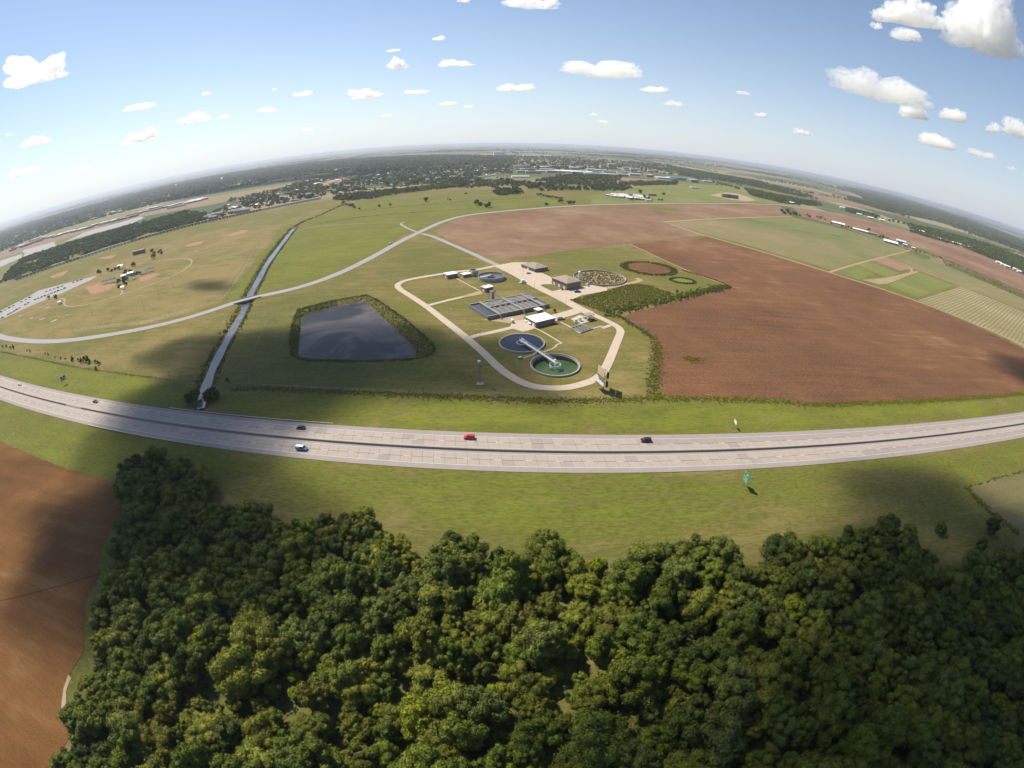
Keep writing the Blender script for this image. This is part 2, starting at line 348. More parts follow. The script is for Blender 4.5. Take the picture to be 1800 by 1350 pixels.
def sheet(name, poly_w, z, mat, step=5., amp=.8, seed=0, parent=None):
    p = wobble(poly_w, step, amp, True, seed); mb = MB()
    if sum(p[i][0] * p[(i + 1) % len(p)][1] - p[(i + 1) % len(p)][0] * p[i][1] for i in range(len(p))) < 0: p = p[::-1]
    cv, _, cf, *_x = delaunay_2d_cdt([Vector(q) for q in p], [], [list(range(len(p)))], 1, 1e-5)
    mb.add([(q[0], q[1], z) for q in cv], [tuple(f_) for f_ in cf]); o = mb.build(name, mat, parent)
    return struct(o) if parent is None else o
def strip(mb, line, w, z, z1=None, off=0.):
    line = [np.array(p, float) for p in line]; v = []; n = len(line)
    for i, p in enumerate(line):
        d = line[min(i + 1, n - 1)] - line[max(i - 1, 0)]; d = d / (np.hypot(*d) + 1e-9); nn = np.array([-d[1], d[0]])
        ww = w[i] if hasattr(w, '__len__') else w
        for s in (-1, 1): q = p + nn * (off + s * ww / 2); v.append((q[0], q[1], z))
    mb.add(v, [(2 * i, 2 * i + 2, 2 * i + 3, 2 * i + 1)[::1] for i in range(n - 1)]); return mb

# ---------------------------------------------------------------- layout lines (ground coordinates, metres)
_hx = np.array([-397.7, -276.4, -182, -123.7, -74.2, -23.2, 23.4, 72, 129.6, 210.1, 340]); _hy = np.array([197.8, 175, 164.7, 159.3, 155.2, 152.4, 150.6, 149.4, 149.7, 153.8, 158.7]) - .9
_pf = np.polyfit(_hx, _hy, 4)
def hwy_y(x):
    xc = np.clip(x, -400, 345); e = .5
    s = (np.polyval(_pf, xc + e) - np.polyval(_pf, xc - e)) / (2 * e); return np.polyval(_pf, xc) + s * (x - xc)
def hwy(x, off=0.):
    s = (hwy_y(x + 1) - hwy_y(x - 1)) / 2; L = math.hypot(1, s); return (x - s / L * off, float(hwy_y(x)) + off / L)
CANAL_PX = [(518, 399), (511, 406), (497, 424), (487, 437), (471, 458), (458, 481), (449, 498), (436, 521), (425, 549), (410, 573), (391, 607), (374, 640), (363, 668), (354, 696), (348, 714)]
canal = smooth_line(G(CANAL_PX)); canal_w = 3.1
_cend = canal[-1]; canal_line = canal
POND_PX = [(537, 551), (585, 538), (638, 528), (650, 535), (688, 571), (733, 614), (730, 627), (640, 631), (555, 630), (524, 625), (526, 593), (530, 558)]
pond = G(POND_PX)

# ---------------------------------------------------------------- ground sheet
TONE_PX = [  # (polygon seen in the photograph, dryness->lushness tone, deep green)
    ([(0, 540), (150, 470), (300, 425), (430, 395), (500, 395), (440, 470), (395, 530), (250, 572), (100, 598), (0, 590)], .12, 0),
    ([(0, 604), (90, 606), (250, 590), (430, 545), (350, 700), (200, 660), (60, 632), (0, 622)], .22, .12),
    ([(0, 622), (130, 645), (250, 660), (330, 690), (330, 712), (200, 705), (100, 682), (0, 660)], .9, .12),
    ([(395, 690), (620, 694), (860, 703), (1160, 706), (1400, 716), (1600, 708), (1800, 694), (1800, 720), (1600, 737), (1400, 755), (1200, 764), (900, 762), (600, 745), (380, 722)], .82, 0),
    ([(505, 412), (545, 388), (600, 368), (700, 375), (760, 385), (720, 405), (640, 452), (560, 490), (470, 512), (462, 500), (490, 450)], .8, .05),
    ([(508, 400), (440, 470), (396, 528), (430, 518), (448, 490), (490, 430)], .85, .1),
    ([(600, 345), (760, 338), (900, 345), (1160, 335), (1170, 355), (900, 368), (800, 380), (735, 400), (640, 372)], .75, .05),
    ([(1160, 320), (1390, 340), (1380, 357), (1170, 356)], .5, .05),
    ([(0, 705), (200, 765), (400, 800), (600, 822), (900, 833), (1200, 835), (1500, 820), (1800, 780), (1800, 850), (1700, 870), (1600, 880), (1400, 900), (1200, 940), (900, 940), (700, 915), (500, 890), (400, 880), (330, 820), (200, 845), (0, 775)], .72, .15),
    ([(440, 530), (560, 500), (700, 440), (740, 415), (860, 468), (700, 498), (520, 540), (500, 640), (420, 670), (380, 690)], .35, .18),
    ([(380, 690), (430, 540), (520, 520), (660, 515), (800, 620), (860, 690), (600, 688)], .3, .42),
    ([(700, 500), (870, 470), (1000, 530), (1095, 585), (1060, 680), (900, 670), (800, 590)], .3, .05),
    ([(860, 640), (1060, 660), (1150, 600), (1140, 700), (860, 700)], .26, 0),
    ([(870, 460), (1100, 430), (1280, 503), (1100, 550)], .42, .08),
    ([(1430, 830), (1650, 810), (1700, 850), (1640, 960), (1500, 900)], .35, .35),
    ([(100, 1350), (110, 1180), (180, 980), (230, 830), (400, 880), (700, 930), (1300, 960), (1800, 950), (1900, 1500)], .3, .5)]
gx = np.concatenate([-np.geomspace(640, 60000, 40)[::-1], np.arange(-636, 640, 4.), np.geomspace(640, 60000, 40)])
gy = np.concatenate([-np.geomspace(60, 60000, 36)[::-1], np.arange(-56, 960, 4.), np.geomspace(960, 90000, 46)])
GX, GY = np.meshgrid(gx, gy); P = np.stack([GX.ravel(), GY.ravel()], 1)
near = (np.abs(P[:, 0]) < 700) & (P[:, 1] > -60) & (P[:, 1] < 1000)
tone = np.zeros((len(P), 3)); tone[:, 0] = .4
wgt = np.zeros(len(P)); acc = np.zeros((len(P), 2))
for px, t, dg in TONE_PX:
    poly = G(px); d = polydist(P[near], np.vstack([poly, poly[:1]])); ins = inpoly(P[near], poly)
    a = np.clip(np.where(ins, .5 + d / 14, .5 - d / 14), 0, 1)
    tone[near, 0] = tone[near, 0] * (1 - a) + t * a; tone[near, 1] = tone[near, 1] * (1 - a) + dg * a
far = np.clip((np.hypot(P[:, 0], P[:, 1]) - 900) / 500, 0, 1)
south = np.clip((-P[:, 1] - 60) / 300, 0, 1)
tone[:, 2] = np.maximum(far, south)
pxs = prj(np.c_[P, np.zeros(len(P))])
keep = inpoly(pxs, [(0, 520), (0, 470), (300, 400), (600, 345), (800, 330), (1100, 335), (1170, 318), (1390, 335), (1400, 362), (1170, 370), (800, 385), (400, 500)]) & (P[:, 1] > 0)
tone[keep, 2] = np.minimum(tone[keep, 2], .0)
Z = np.zeros(len(P))
dc = polydist(P[near], canal_line); dn = np.full(len(P), 999.); dn[near] = dc
Z -= np.clip((canal_w + 5.5 - dn) / 6.0, 0, 1) ** 1.0 * 2.6
ins = inpoly(P[near], pond); dp = polydist(P[near], np.vstack([pond, pond[:1]])); sd = np.full(len(P), 999.); sd[near] = np.where(ins, -dp, dp)
Z = np.where(sd < 14, np.where(sd < 6, -1.6 + np.clip(sd + 4, 0, 10) / 10 * 2.6, 1.0 - (sd - 6) / 8 * 1.0), Z)
swell = np.array([noise.noise(Vector((x * .02, y * .02, 3.))) for x, y in P[near]])
und = np.zeros(len(P)); und[near] = np.abs(swell) * -.12 - .05
Z = Z + und - np.where(near, 0, .1)
_cb = G([(976, 640)], .9)[0]; pit = np.hypot(P[:, 0] - _cb[0], P[:, 1] - _cb[1]) < 16.5; Z[pit] = -3.4
me = bpy.data.meshes.new('ground'); nx, ny = len(gx), len(gy)
idx = np.arange(nx * ny).reshape(ny, nx)
F = np.stack([idx[:-1, :-1], idx[:-1, 1:], idx[1:, 1:], idx[1:, :-1]], -1).reshape(-1, 4)
me.from_pydata(np.c_[P, Z].tolist(), [], F.tolist()); me.materials.append(M['ground'])
ca = me.color_attributes.new('tone', 'FLOAT_COLOR', 'POINT'); ca.data.foreach_set('color', np.c_[tone, np.ones(len(P))].astype(np.float32).ravel())
me.polygons.foreach_set('use_smooth', [True] * len(me.polygons))
ground = struct(link('ground', me))

# water
mb = MB(); cl = [np.array(p) for p in canal_line]
strip(mb, cl, [canal_w * 2 * (.75 + .25 * math.sin(i * .9) * .5 + .25) for i in range(len(cl))], -1.75); struct(mb.build('canal_water', 'water_canal'))
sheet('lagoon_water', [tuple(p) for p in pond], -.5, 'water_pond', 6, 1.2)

# ---------------------------------------------------------------- farmland sheets
def field(name, px, z, mat, amp=.9, step=7, seed=0): return sheet(name, [tuple(p) for p in G(px)], z, mat, step, amp, seed)
field('stubble_field', [(764, 408), (785, 394), (808, 384), (867, 375), (950, 368), (1130, 361.5), (1156, 369), (1200, 373), (1249, 385), (1165, 391), (1243, 414.5), (1107, 427.5), (1072, 430), (936, 450), (894, 455), (856, 452), (800, 428)], .02, 'plough_tan')
f2 = list(map(tuple, G([(1107, 430), (1243, 417), (1457, 480), (1610, 529), (1800, 613)])))
f2 += [(620, 170), (640, 184)] + list(map(tuple, G([(1800, 689), (1700, 697), (1600, 703), (1553, 704), (1440, 710), (1387, 704), (1343, 700), (1200, 697), (1172, 695), (1156, 675), (1155, 640), (1152, 600), (1130, 583), (1094, 560), (1102, 552), (1198, 528), (1282, 504), (1200, 474)])))
sheet('ploughed_field', f2, .02, 'plough_dark', 7, 1.1)
field('ploughed_field', [(1164, 359.8), (1355, 360.5), (1372, 363), (1390, 379.5), (1273, 384.5), (1250, 384), (1200, 371)], .04, 'plough_tan', seed=2)
field('ploughed_field', [(1393, 365), (1477, 375), (1560, 396), (1640, 417), (1700, 434), (1735, 450), (1770, 468), (1830, 497), (1830, 535), (1740, 490), (1667, 458), (1593, 428), (1500, 403), (1410, 381)], .04, 'plough_tan', 1.5, seed=3)
field('crop_field', [(1165, 391.5), (1273, 386), (1390, 381.5), (1420, 388), (1500, 408), (1590, 437), (1595, 441), (1510, 459), (1461, 475), (1250, 414)], .03, 'green_crop', seed=4)
field('crop_field', [(1565, 449), (1587, 443.5), (1830, 524), (1830, 560), (1700, 507), (1620, 478)], .03, 'green_crop', seed=5)
field('crop_plot', [(1477, 477), (1500, 466), (1538, 483), (1509, 492)], .05, 'lush_crop', seed=6)
field('crop_plot', [(1503, 465), (1523, 458.5), (1581, 480), (1557, 487)], .05, 'lush_crop', seed=7)
field('tilled_plot', [(1530, 456), (1553, 450), (1609, 472), (1582, 476)], .05, 'red_plot', seed=8)
field('crop_plot', [(1560, 501), (1617, 479), (1677, 503), (1611, 523)], .05, 'lush_crop', seed=9)
field('hay_field', [(1613, 528), (1690, 504), (1830, 562), (1840, 632), (1740, 580)], .05, 'hay', seed=10)
field('tilled_plot', [(1515, 492), (1557, 488), (1612, 476), (1615, 478), (1560, 499), (1545, 500)], .045, 'dry_crop', seed=11)
f5 = [tuple(p) for p in G([(0, 776), (57, 800), (109, 822), (192, 844), (214, 874), (205, 913), (178, 965), (175, 1005), (150, 1066), (148, 1145), (122, 1188), (112, 1241), (130, 1284), (104, 1328)])]
sheet('ploughed_field', f5 + [(-150, -50), (-700, -60), (-700, 230)], .02, 'plough_left', 4, .7)
sheet('bare_path', [tuple(p) for p in G([(120, 1186), (127, 1192), (118, 1215), (115, 1240), (122, 1262), (118, 1270), (108, 1245), (111, 1210)])], .035, 'bare', 1.5, .6)
sheet('dry_meadow', [tuple(p) for p in G([(1800, 826), (1760, 838), (1699, 857), (1715, 878), (1761, 919), (1800, 946)])] + [(420, 40), (520, 100)], .02, 'gully_grass', 4, .8)
for i, (px, w) in enumerate([([(1180, 394.5), (1243, 415.5), (1457, 479.5), (1610, 528), (1830, 621)], 5), ([(1165, 390.5), (1250, 385), (1392, 380.5)], 7), ([(1457, 479), (1510, 462), (1565, 449), (1600, 440)], 5),
                             ([(1107, 429), (1200, 473.5), (1281, 503)], 2), ([(1200, 372), (1249, 384.5)], 5), ([(1540, 495), (1617, 478), (1565, 452)], 4)]):
    struct(strip(MB(), smooth_line(G(px), 2), w, .06 + i * .004).build('farm_track', 'track'))
field('crop_field', [(1040, 344), (1165, 322), (1300, 328), (1390, 350), (1380, 357), (1170, 356.5), (1040, 359)], .02, 'lush_crop', 2, seed=20)

# ---------------------------------------------------------------- roads
road = thing('highway', 'six car wide divided concrete highway', 'highway'); del road['label']; del road['category']; road['kind'] = 'structure'
xs = np.arange(-1400, 1200, 6.)
bed = MB(); strip(bed, [hwy(x) for x in xs], 25.4, .03); bed.build('road_bed', 'joint', road)
for s, nm in ((1, 'a'), (-1, 'b')):
    strip_mb = strip(MB(), [hwy(x, s * 11.15) for x in xs], 3.2, .075); strip_mb.build('shoulder', 'shoulder', road)
    strip(MB(), [hwy(x, s * 1.25) for x in xs], 1.6, .075).build('inner_shoulder', 'slab_grey', road)
    strip(MB(), [hwy(x, s * 9.62) for x in xs], .16, .085).build('edge_line', 'paint', road)
    strip(MB(), [hwy(x, s * 1.95) for x in xs], .15, .085).build('edge_line', 'paint', road)
    d = MB(); k = -1300.
    while k < 1150:
        strip(d, [hwy(k, s * 5.76), hwy(k + 3, s * 5.76)], .15, .09); k += 12.2
    d.build('lane_dash', 'paint', road)['kind'] = 'stuff'
SL = 4.57
cand = []
for k in range(-290, 245):
    for li, (a, b) in enumerate(((5.86, 9.5), (2.1, 5.66), (-5.66, -2.1), (-9.5, -5.86))):
        cand.append((abs(k * SL) + (3 if li < 2 else 0), k, li, a, b))
cand.sort(); rest = {'slab': MB(), 'slab_grey': MB()}
for n, (_, k, li, a, b) in enumerate(cand):
    x0, x1 = k * SL + .05, (k + 1) * SL - .05; sk = .17
    pts = [hwy(x0 - sk * a, a), hwy(x1 - sk * a, a), hwy(x1 - sk * b, b), hwy(x0 - sk * b, b)]
    grey = (li == 0 and (k > 12 or rng.random() < .12)) or (li == 3 and k > 35) or rng.random() < .05
    mk = 'slab_grey' if grey else 'slab'
    if n < 300: MB().prism(pts, .035, .08).build('slab', mk, road)
    else: rest[mk].prism(pts, .035, .08)
for mk, m_ in rest.items():
    o = m_.build('slabs', mk, road); o['kind'] = 'stuff'

def barrier(x0, x1, label):
    t = thing('median_barrier', label, 'barrier'); m_ = MB(); prof = [(-.32, .06), (-.3, .28), (-.14, .5), (-.1, .95), (.1, .95), (.14, .5), (.3, .28), (.32, .06)]
    xx = np.arange(x0, x1 + .1, 4.); v = []
    for x in xx:
        for off, z in prof: p = hwy(x, off); v.append((p[0], p[1], z))
    n = len(prof); f = []
    for i in range(len(xx) - 1):
        for j in range(n - 1): a = i * n + j; f.append((a, a + 1, a + n + 1, a + n))
    f += [tuple(range(n))[::-1], tuple(range((len(xx) - 1) * n, len(xx) * n))]
    m_.add(v, f).build('wall', 'barrier', t); b = MB()
    strip(b, [hwy(x) for x in xx], 1.0, .08); b.build('footing', 'joint', t)
barrier(-258, 1150, 'long concrete median barrier between the two carriageways, east of the crossover')
barrier(-1350, -276, 'concrete median barrier left of the pale crossover gap')

def guardrail(x0, x1, off, label):
    t = thing('guardrail', label, 'guardrail'); m_ = MB(); xx = np.arange(x0, x1, 2.)
    for x, y in zip(xx[:-1], xx[1:]):
        a, b = hwy(x, off), hwy(y, off); m_.cyl((*a, .62), (*b, .62), .15, n=4, caps=False)
    m_.build('rail', 'steel', t)
    for x in xx: MB().box((*hwy(x, off + .12 * np.sign(off)), .38), (.16, .16, .76)).build('post', 'wood', t)
guardrail(-232, -140, -13.2, 'steel guardrail on wooden posts along the near shoulder above the woods')
guardrail(-186, -80, 13.2, 'steel guardrail along the far shoulder where the canal meets the highway')

def roadline(name, px, w, z, mat, ext=None, edge=None):
    ln = smooth_line(list(G(px)) + ([np.array(e) for e in ext] if ext else []), 3); o = struct(strip(MB(), ln, w, z).build(name, mat))
    if edge:
        strip(MB(), ln, .25, z + .006, off=w / 2 - .4).build('edge_line', edge, o); strip(MB(), ln, .25, z + .006, off=-w / 2 + .4).build('edge_line', edge, o)
    return ln
R2 = [(0, 593), (40, 599), (90, 601), (150, 595.5), (250, 579), (340, 557), (430, 526), (520, 508), (590, 484), (650, 455), (700, 426), (735, 409), (785, 386), (830, 376.5), (900, 370), (1000, 362), (1100, 358.8), (1200, 357.4), (1300, 358), (1380, 360.5), (1433, 363), (1477, 372), (1533, 387), (1620, 410), (1700, 431), (1767, 461), (1820, 489)]
lead = [np.array((-1100., 560.)), np.array((-800., 380.))]
ln2 = smooth_line(lead + list(G(R2)), 3)
r2 = struct(strip(MB(), ln2, 9.2, .08).build('country_road', 'asphalt'))
roadline('access_road', [(742, 411), (760, 415), (785, 426), (820, 441), (850, 455), (873, 466)], 6.4, .09, 'asphalt')
roadline('access_road', [(733, 408), (722, 404), (708, 397), (703, 393), (712, 390.5)], 4, .088, 'asphalt')
roadline('plant_road', [(873, 466), (911, 484), (943, 504), (990, 526), (1013, 540), (1037, 551)], 8.4, .10, 'plant_road')
roadline('plant_road', [(1025, 545), (1060, 561), (1081, 571), (1091.5, 580), (1090, 588), (1083, 604), (1074, 627), (1063.5, 650), (1050, 666.5), (1013, 679), (983, 682.7), (950, 681.5), (925, 676), (901, 664), (878, 648), (849, 619), (818, 592), (777, 560), (749, 538), (718, 518), (700, 507), (698, 499), (715, 492), (749, 486), (777, 481.5), (800, 477.8), (842, 474), (868, 468)], 5.2, .105, 'plant_road')
roadline('plant_road', [(749, 538), (775, 531), (804, 524), (846, 515.5)], 3.8, .11, 'plant_road')
roadline('plant_road', [(824, 595), (838, 589.5), (862, 585), (900, 576)], 4.2, .115, 'plant_road')
roadline('plant_road', [(965, 563), (980, 556), (1000, 551), (1018, 545)], 9, .12, 'plant_road')
roadline('plant_footpath', [(803, 490), (812, 495), (843, 511)], 1.2, .1, 'plant_road')
roadline('plant_footpath', [(940, 577), (950, 581), (969, 592), (990, 605), (980, 604), (975, 612), (955, 619)], 1.2, .1, 'plant_road')
roadline('plant_footpath', [(985, 566), (1003, 575), (1020, 586)], 1.5, .1, 'plant_road')
roadline('plant_footpath', [(1040, 578), (1058, 573)], 1.4, .1, 'plant_road')
roadline('plant_footpath', [(918, 630), (935, 624)], 1., .1, 'plant_road')
roadline('dirt_road', [(1060, 508), (1090, 501.5), (1112, 497), (1128, 493), (1118, 489)], 5, .1, 'bare')
def apron(px, z=.125, nm='concrete_apron', mat='plant_road'): return sheet(nm, [tuple(p) for p in G(px)], z, mat, 60, 0)
apron([(876, 466), (900, 461.5), (926, 461.2), (941, 479), (953, 480), (970, 488), (972, 500), (955, 500), (944, 504)])
apron([(963, 514), (985, 509), (996, 511), (1024, 504), (1040, 501), (1066, 506), (1068, 511), (1022, 519.5), (998, 530), (985, 525)], .13)
apron([(896, 577), (900, 566), (923, 560.5), (942, 577), (930, 581), (919, 583.5), (908, 580)], .135)
apron([(1003, 561), (1018, 554), (1030, 556), (1040, 564), (1018, 571)], .14)
apron([(1055.6, 575.6), (1071, 570.6), (1076, 573.5), (1061, 578.5)], .14)
apron([(811, 523), (823, 517), (846, 511), (848, 517), (830, 521)], .14, 'bare_ground', 'bare')
apron([(845, 562), (905, 556), (925, 552), (920, 560), (896, 568)], .02, 'bare_ground', 'bare')

# bridge over the canal
bx, by = g1(434, 526); i2 = min(range(len(ln2)), key=lambda i: np.hypot(*(ln2[i] - [bx, by]))); dv = ln2[i2 + 1] - ln2[i2 - 1]; brz = math.atan2(dv[1], dv[0])
t = thing('road_bridge', 'short concrete road bridge carrying the grey country road over the canal', 'bridge', (bx, by, 0), brz)
MB().box((0, 0, -.2), (26, 9.9, .5)).build('deck', 'conc', t)
for s in (-1, 1): MB().box((0, s * 4.95, .4), (26, .3, .75)).build('parapet', 'conc', t)
for x in (-6, 6): MB().box((x, 0, -1.4), (.6, 9, 2.2)).build('pier', 'conc_dark', t)

# ---------------------------------------------------------------- foliage meshes
def ico(sub):
    import bmesh
    bm = bmesh.new(); bmesh.ops.create_icosphere(bm, subdivisions=sub, radius=1); v = np.array([p.co[:] for p in bm.verts]); f = np.array([[q.index for q in t.verts] for t in bm.faces]); bm.free(); return v, f
ICO1, ICO2, ICO3, ICO5 = ico(1), ico(2), ico(3), ico(5)
def quads(C, nrm, size, r):
    n = len(C); a = r.normal(size=(n, 3)); u = np.cross(nrm, a); u /= np.linalg.norm(u, axis=1)[:, None] + 1e-9; w = np.cross(nrm, u)
    s = (size * r.uniform(.6, 1.3, n))[:, None]; u, w = u * s, w * s * r.uniform(.5, .9, (n, 1))
    V = np.stack([C - u, C - w * .9, C + u, C + w], 1).reshape(-1, 3); return V, np.arange(4 * n).reshape(n, 4)
def crown_mesh(name, mat, Rr, Hh, base, lobes, leaves, size, seed, core=ICO2, shape='round'):
    r = np.random.default_rng(seed); cs = []; k = 0
    while len(cs) < lobes:
        k += 1
        a = r.uniform(0, 2 * math.pi); q = math.sqrt(r.uniform(0, 1)); z = r.uniform(0, 1)
        lim = math.sqrt(max(0, 1 - ((z - .3) / .72) ** 2)) if shape == 'round' else (1 - .75 * z)
        if q > lim: continue
        lr = Rr * r.uniform(.15, .4) * (1.1 - .3 * z)
        c = np.array([math.cos(a) * q * Rr * .82, math.sin(a) * q * Rr * .82, base + z * Hh * .8])
        if all(np.linalg.norm(c - o[0]) > .33 * (lr + o[1]) for o in cs) or k > 4000: cs.append((c, lr))
    V, Fq, Ft, off = [], [], [], 0
    for c, lr in cs:
        v = core[0].copy(); nn = np.array([noise.noise(Vector(p * 2.1 + c)) for p in v]); v = v * (lr * .84 * (1 + .35 * nn))[:, None] * [1, 1, .85] + c
        V.append(v); Ft += (core[1] + off).tolist(); off += len(v)
    tot = sum(lr * lr for _, lr in cs)
    for c, lr in cs:
        n = int(leaves * lr * lr / tot); d = r.normal(size=(n, 3)); d[:, 2] += .35; d /= np.linalg.norm(d, axis=1)[:, None]
        bump = np.array([noise.noise(Vector(p * 2.4 + c * 1.3)) for p in d])
        p = c + d * (lr * (.88 + .6 * bump + r.uniform(-.14, .2, n)))[:, None] * [1, 1, .88]
        nr = d + r.normal(size=(n, 3)) * .38; nr /= np.linalg.norm(nr, axis=1)[:, None]
        v, f = quads(p, nr, size, r); V.append(v); Fq += (f + off).tolist(); off += len(v)
    me = bpy.data.meshes.new(name); me.from_pydata(np.vstack(V).tolist(), [], Ft + Fq); me.materials.append(mat); return me
def trunk_mesh(name, h, r0, limbs, seed, spread=.45):
    r = random.Random(seed); m_ = MB(); x = y = 0; pts = [(0, 0, -.3)]
    for i in range(1, 4): pts.append((r.uniform(-.25, .25), r.uniform(-.25, .25), h * i / 3))
    for i in range(3): m_.cyl(pts[i], pts[i + 1], r0 * (1 - .25 * i), r0 * (1 - .25 * (i + 1)), 7, False)
    for k in range(limbs):
        a = r.uniform(0, 6.28); z = h * r.uniform(.45, .95); L = h * spread * r.uniform(.6, 1.1)
        m_.cyl((0, 0, z), (math.cos(a) * L, math.sin(a) * L, z + L * .8), r0 * .4, r0 * .12, 5, False)
    me = bpy.data.meshes.new(name); me.from_pydata(m_.v, [], m_.f); me.materials.append(M['bark']); return me

KINDS = ['dark', 'mid', 'olive', 'yellow', 'grey', 'mid', 'olive', 'dark', 'grey', 'mid', 'olive', 'brown']
WOOD = []
for i, kd in enumerate(KINDS):
    Rr = [5.2, 4.8, 4.6, 3.6, 5., 4.2, 5.6, 4.4, 4.2, 5.8, 3.8, 3.2][i]; Hh = Rr * [1.5, 1.6, 1.35, 1.3, 1.7, 1.8, 1.3, 1.5, 1.9, 1.4, 1.6, 1.3][i]
    WOOD.append((crown_mesh('crown', LEAF[kd], Rr, Hh, 2.6, 26 + i % 8, 15000, .19, 100 + i), trunk_mesh('trunk', 5.5, .26, 5, i), kd, Rr))
MID = []
for i, kd in enumerate(['dark', 'mid', 'dark', 'mid', 'olive', 'dark']):
    Rr = [4.4, 4., 3.6, 4.8, 3.4, 5.][i]
    MID.append((crown_mesh('crown', LEAF[kd], Rr, Rr * 1.35, 1.4, 10, 1100, .42, 200 + i, ICO1), trunk_mesh('trunk', 3.2, .3, 2, 50 + i), kd, Rr))
CONIF = [(crown_mesh('crown', LEAF['dark'], 1.7, 4.6, .5, 14, 1400, .2, 300 + i, ICO1, 'cone'), trunk_mesh('trunk', 3, .12, 0, 80 + i), 'dark', 1.7) for i in range(2)]
def bush_mesh(name, mat, Rr, Hh, lobes, leaves, size, seed): return crown_mesh(name, mat, Rr, Hh, .1, lobes, leaves, size, seed, ICO1)
def instancer_collection(name, meshes):
    c = bpy.data.collections.new(name)
    for i, me in enumerate(meshes): c.objects.link(bpy.data.objects.new(f'{name}_{i:02d}', me))
    return c
def gn_scatter(name, pts, scales, col, nvar, rots=None, zs=None):
    """one object whose geometry nodes stand a plant of the collection on each of its points"""
    n = len(pts); me = bpy.data.meshes.new(name)
    z = zs if zs is not None else np.zeros(n)
    me.from_pydata(np.c_[pts, z].tolist(), [], [])
    sc_ = np.asarray(scales, float); sc_ = np.repeat(sc_[:, None], 3, 1) if sc_.ndim == 1 else sc_
    a = me.attributes.new('sz', 'FLOAT_VECTOR', 'POINT'); a.data.foreach_set('vector', sc_.astype(np.float32).ravel())
    a = me.attributes.new('rt', 'FLOAT_VECTOR', 'POINT'); rt = np.zeros((n, 3), np.float32); rt[:, 2] = rng.uniform(0, 6.28, n) if rots is None else rots; a.data.foreach_set('vector', rt.ravel())
    a = me.attributes.new('ix', 'INT', 'POINT'); a.data.foreach_set('value', rng.integers(0, nvar, n).astype(np.int32))
    o = link(name, me); ng = bpy.data.node_groups.new(name, 'GeometryNodeTree')
    ng.interface.new_socket('Geometry', in_out='INPUT', socket_type='NodeSocketGeometry'); ng.interface.new_socket('Geometry', in_out='OUTPUT', socket_type='NodeSocketGeometry')
    gi, go = ng.nodes.new('NodeGroupInput'), ng.nodes.new('NodeGroupOutput'); ip = ng.nodes.new('GeometryNodeInstanceOnPoints')
    ci = ng.nodes.new('GeometryNodeCollectionInfo'); ci.inputs[0].default_value = col; ci.inputs[1].default_value = True; ci.inputs[2].default_value = True
    ip.inputs['Pick Instance'].default_value = True
    for nm, ty, sk in (('sz', 'FLOAT_VECTOR', 'Scale'), ('rt', 'FLOAT_VECTOR', 'Rotation'), ('ix', 'INT', 'Instance Index')):
        na = ng.nodes.new('GeometryNodeInputNamedAttribute'); na.data_type = ty; na.inputs[0].default_value = nm; ng.links.new(na.outputs[0], ip.inputs[sk])
    ng.links.new(gi.outputs[0], ip.inputs['Points']); ng.links.new(ci.outputs[0], ip.inputs['Instance']); ng.links.new(ip.outputs[0], go.inputs[0])
    md = o.modifiers.new('plants', 'NODES'); md.node_group = ng; return o
def poisson(poly, spacing, n_try=None, holes=(), jitter=None):
    poly = np.array(poly, float); lo, hi = poly.min(0), poly.max(0); s = spacing
    nx_, ny_ = int((hi[0] - lo[0]) / s) + 1, int((hi[1] - lo[1]) / s / .87) + 2
    X, Y = np.meshgrid(np.arange(nx_), np.arange(ny_)); X = X + .5 * (Y % 2)
    p = np.stack([lo[0] + X.ravel() * s, lo[1] + Y.ravel() * s * .87], 1) + rng.uniform(-.34, .34, (nx_ * ny_, 2)) * s
    p = p[inpoly(p, poly)]
    for h in holes: p = p[~inpoly(p, h)]
    return p
def along(line, w, n):
    line = [np.array(q, float) for q in line]; L = [np.hypot(*(b - a)) for a, b in zip(line[:-1], line[1:])]; c = np.cumsum([0] + L); out = []
    for t in rng.uniform(0, c[-1], n):
        i = min(np.searchsorted(c, t, 'right') - 1, len(L) - 1); a, b = line[i], line[i + 1]; d = (b - a) / L[i]
        out.append(a + d * (t - c[i]) + np.array([-d[1], d[0]]) * rng.normal(0, w / 2.2))
    return np.array(out)
def ground_z(p):
    z = np.zeros(len(p)); dcn = polydist(p, canal_line); z -= np.clip((canal_w + 5.5 - dcn) / 6, 0, 1) * 2.6
    return z - .1
def place_tree(var, x, y, s, label, cat, group, name='tree', z=0., sx=1.):
    cr, tr, kd, Rr = var; t = thing(name, label, cat, (x, y, z - .05), 0, group)
    t.scale = (s * random.uniform(.85, 1.15), s * random.uniform(.85, 1.15), s * random.uniform(.8, 1.3)); t.rotation_euler = (random.uniform(-.08, .08), random.uniform(-.08, .08), random.uniform(0, 6.28))
    link('trunk', tr, t); link('crown', cr, t); return t

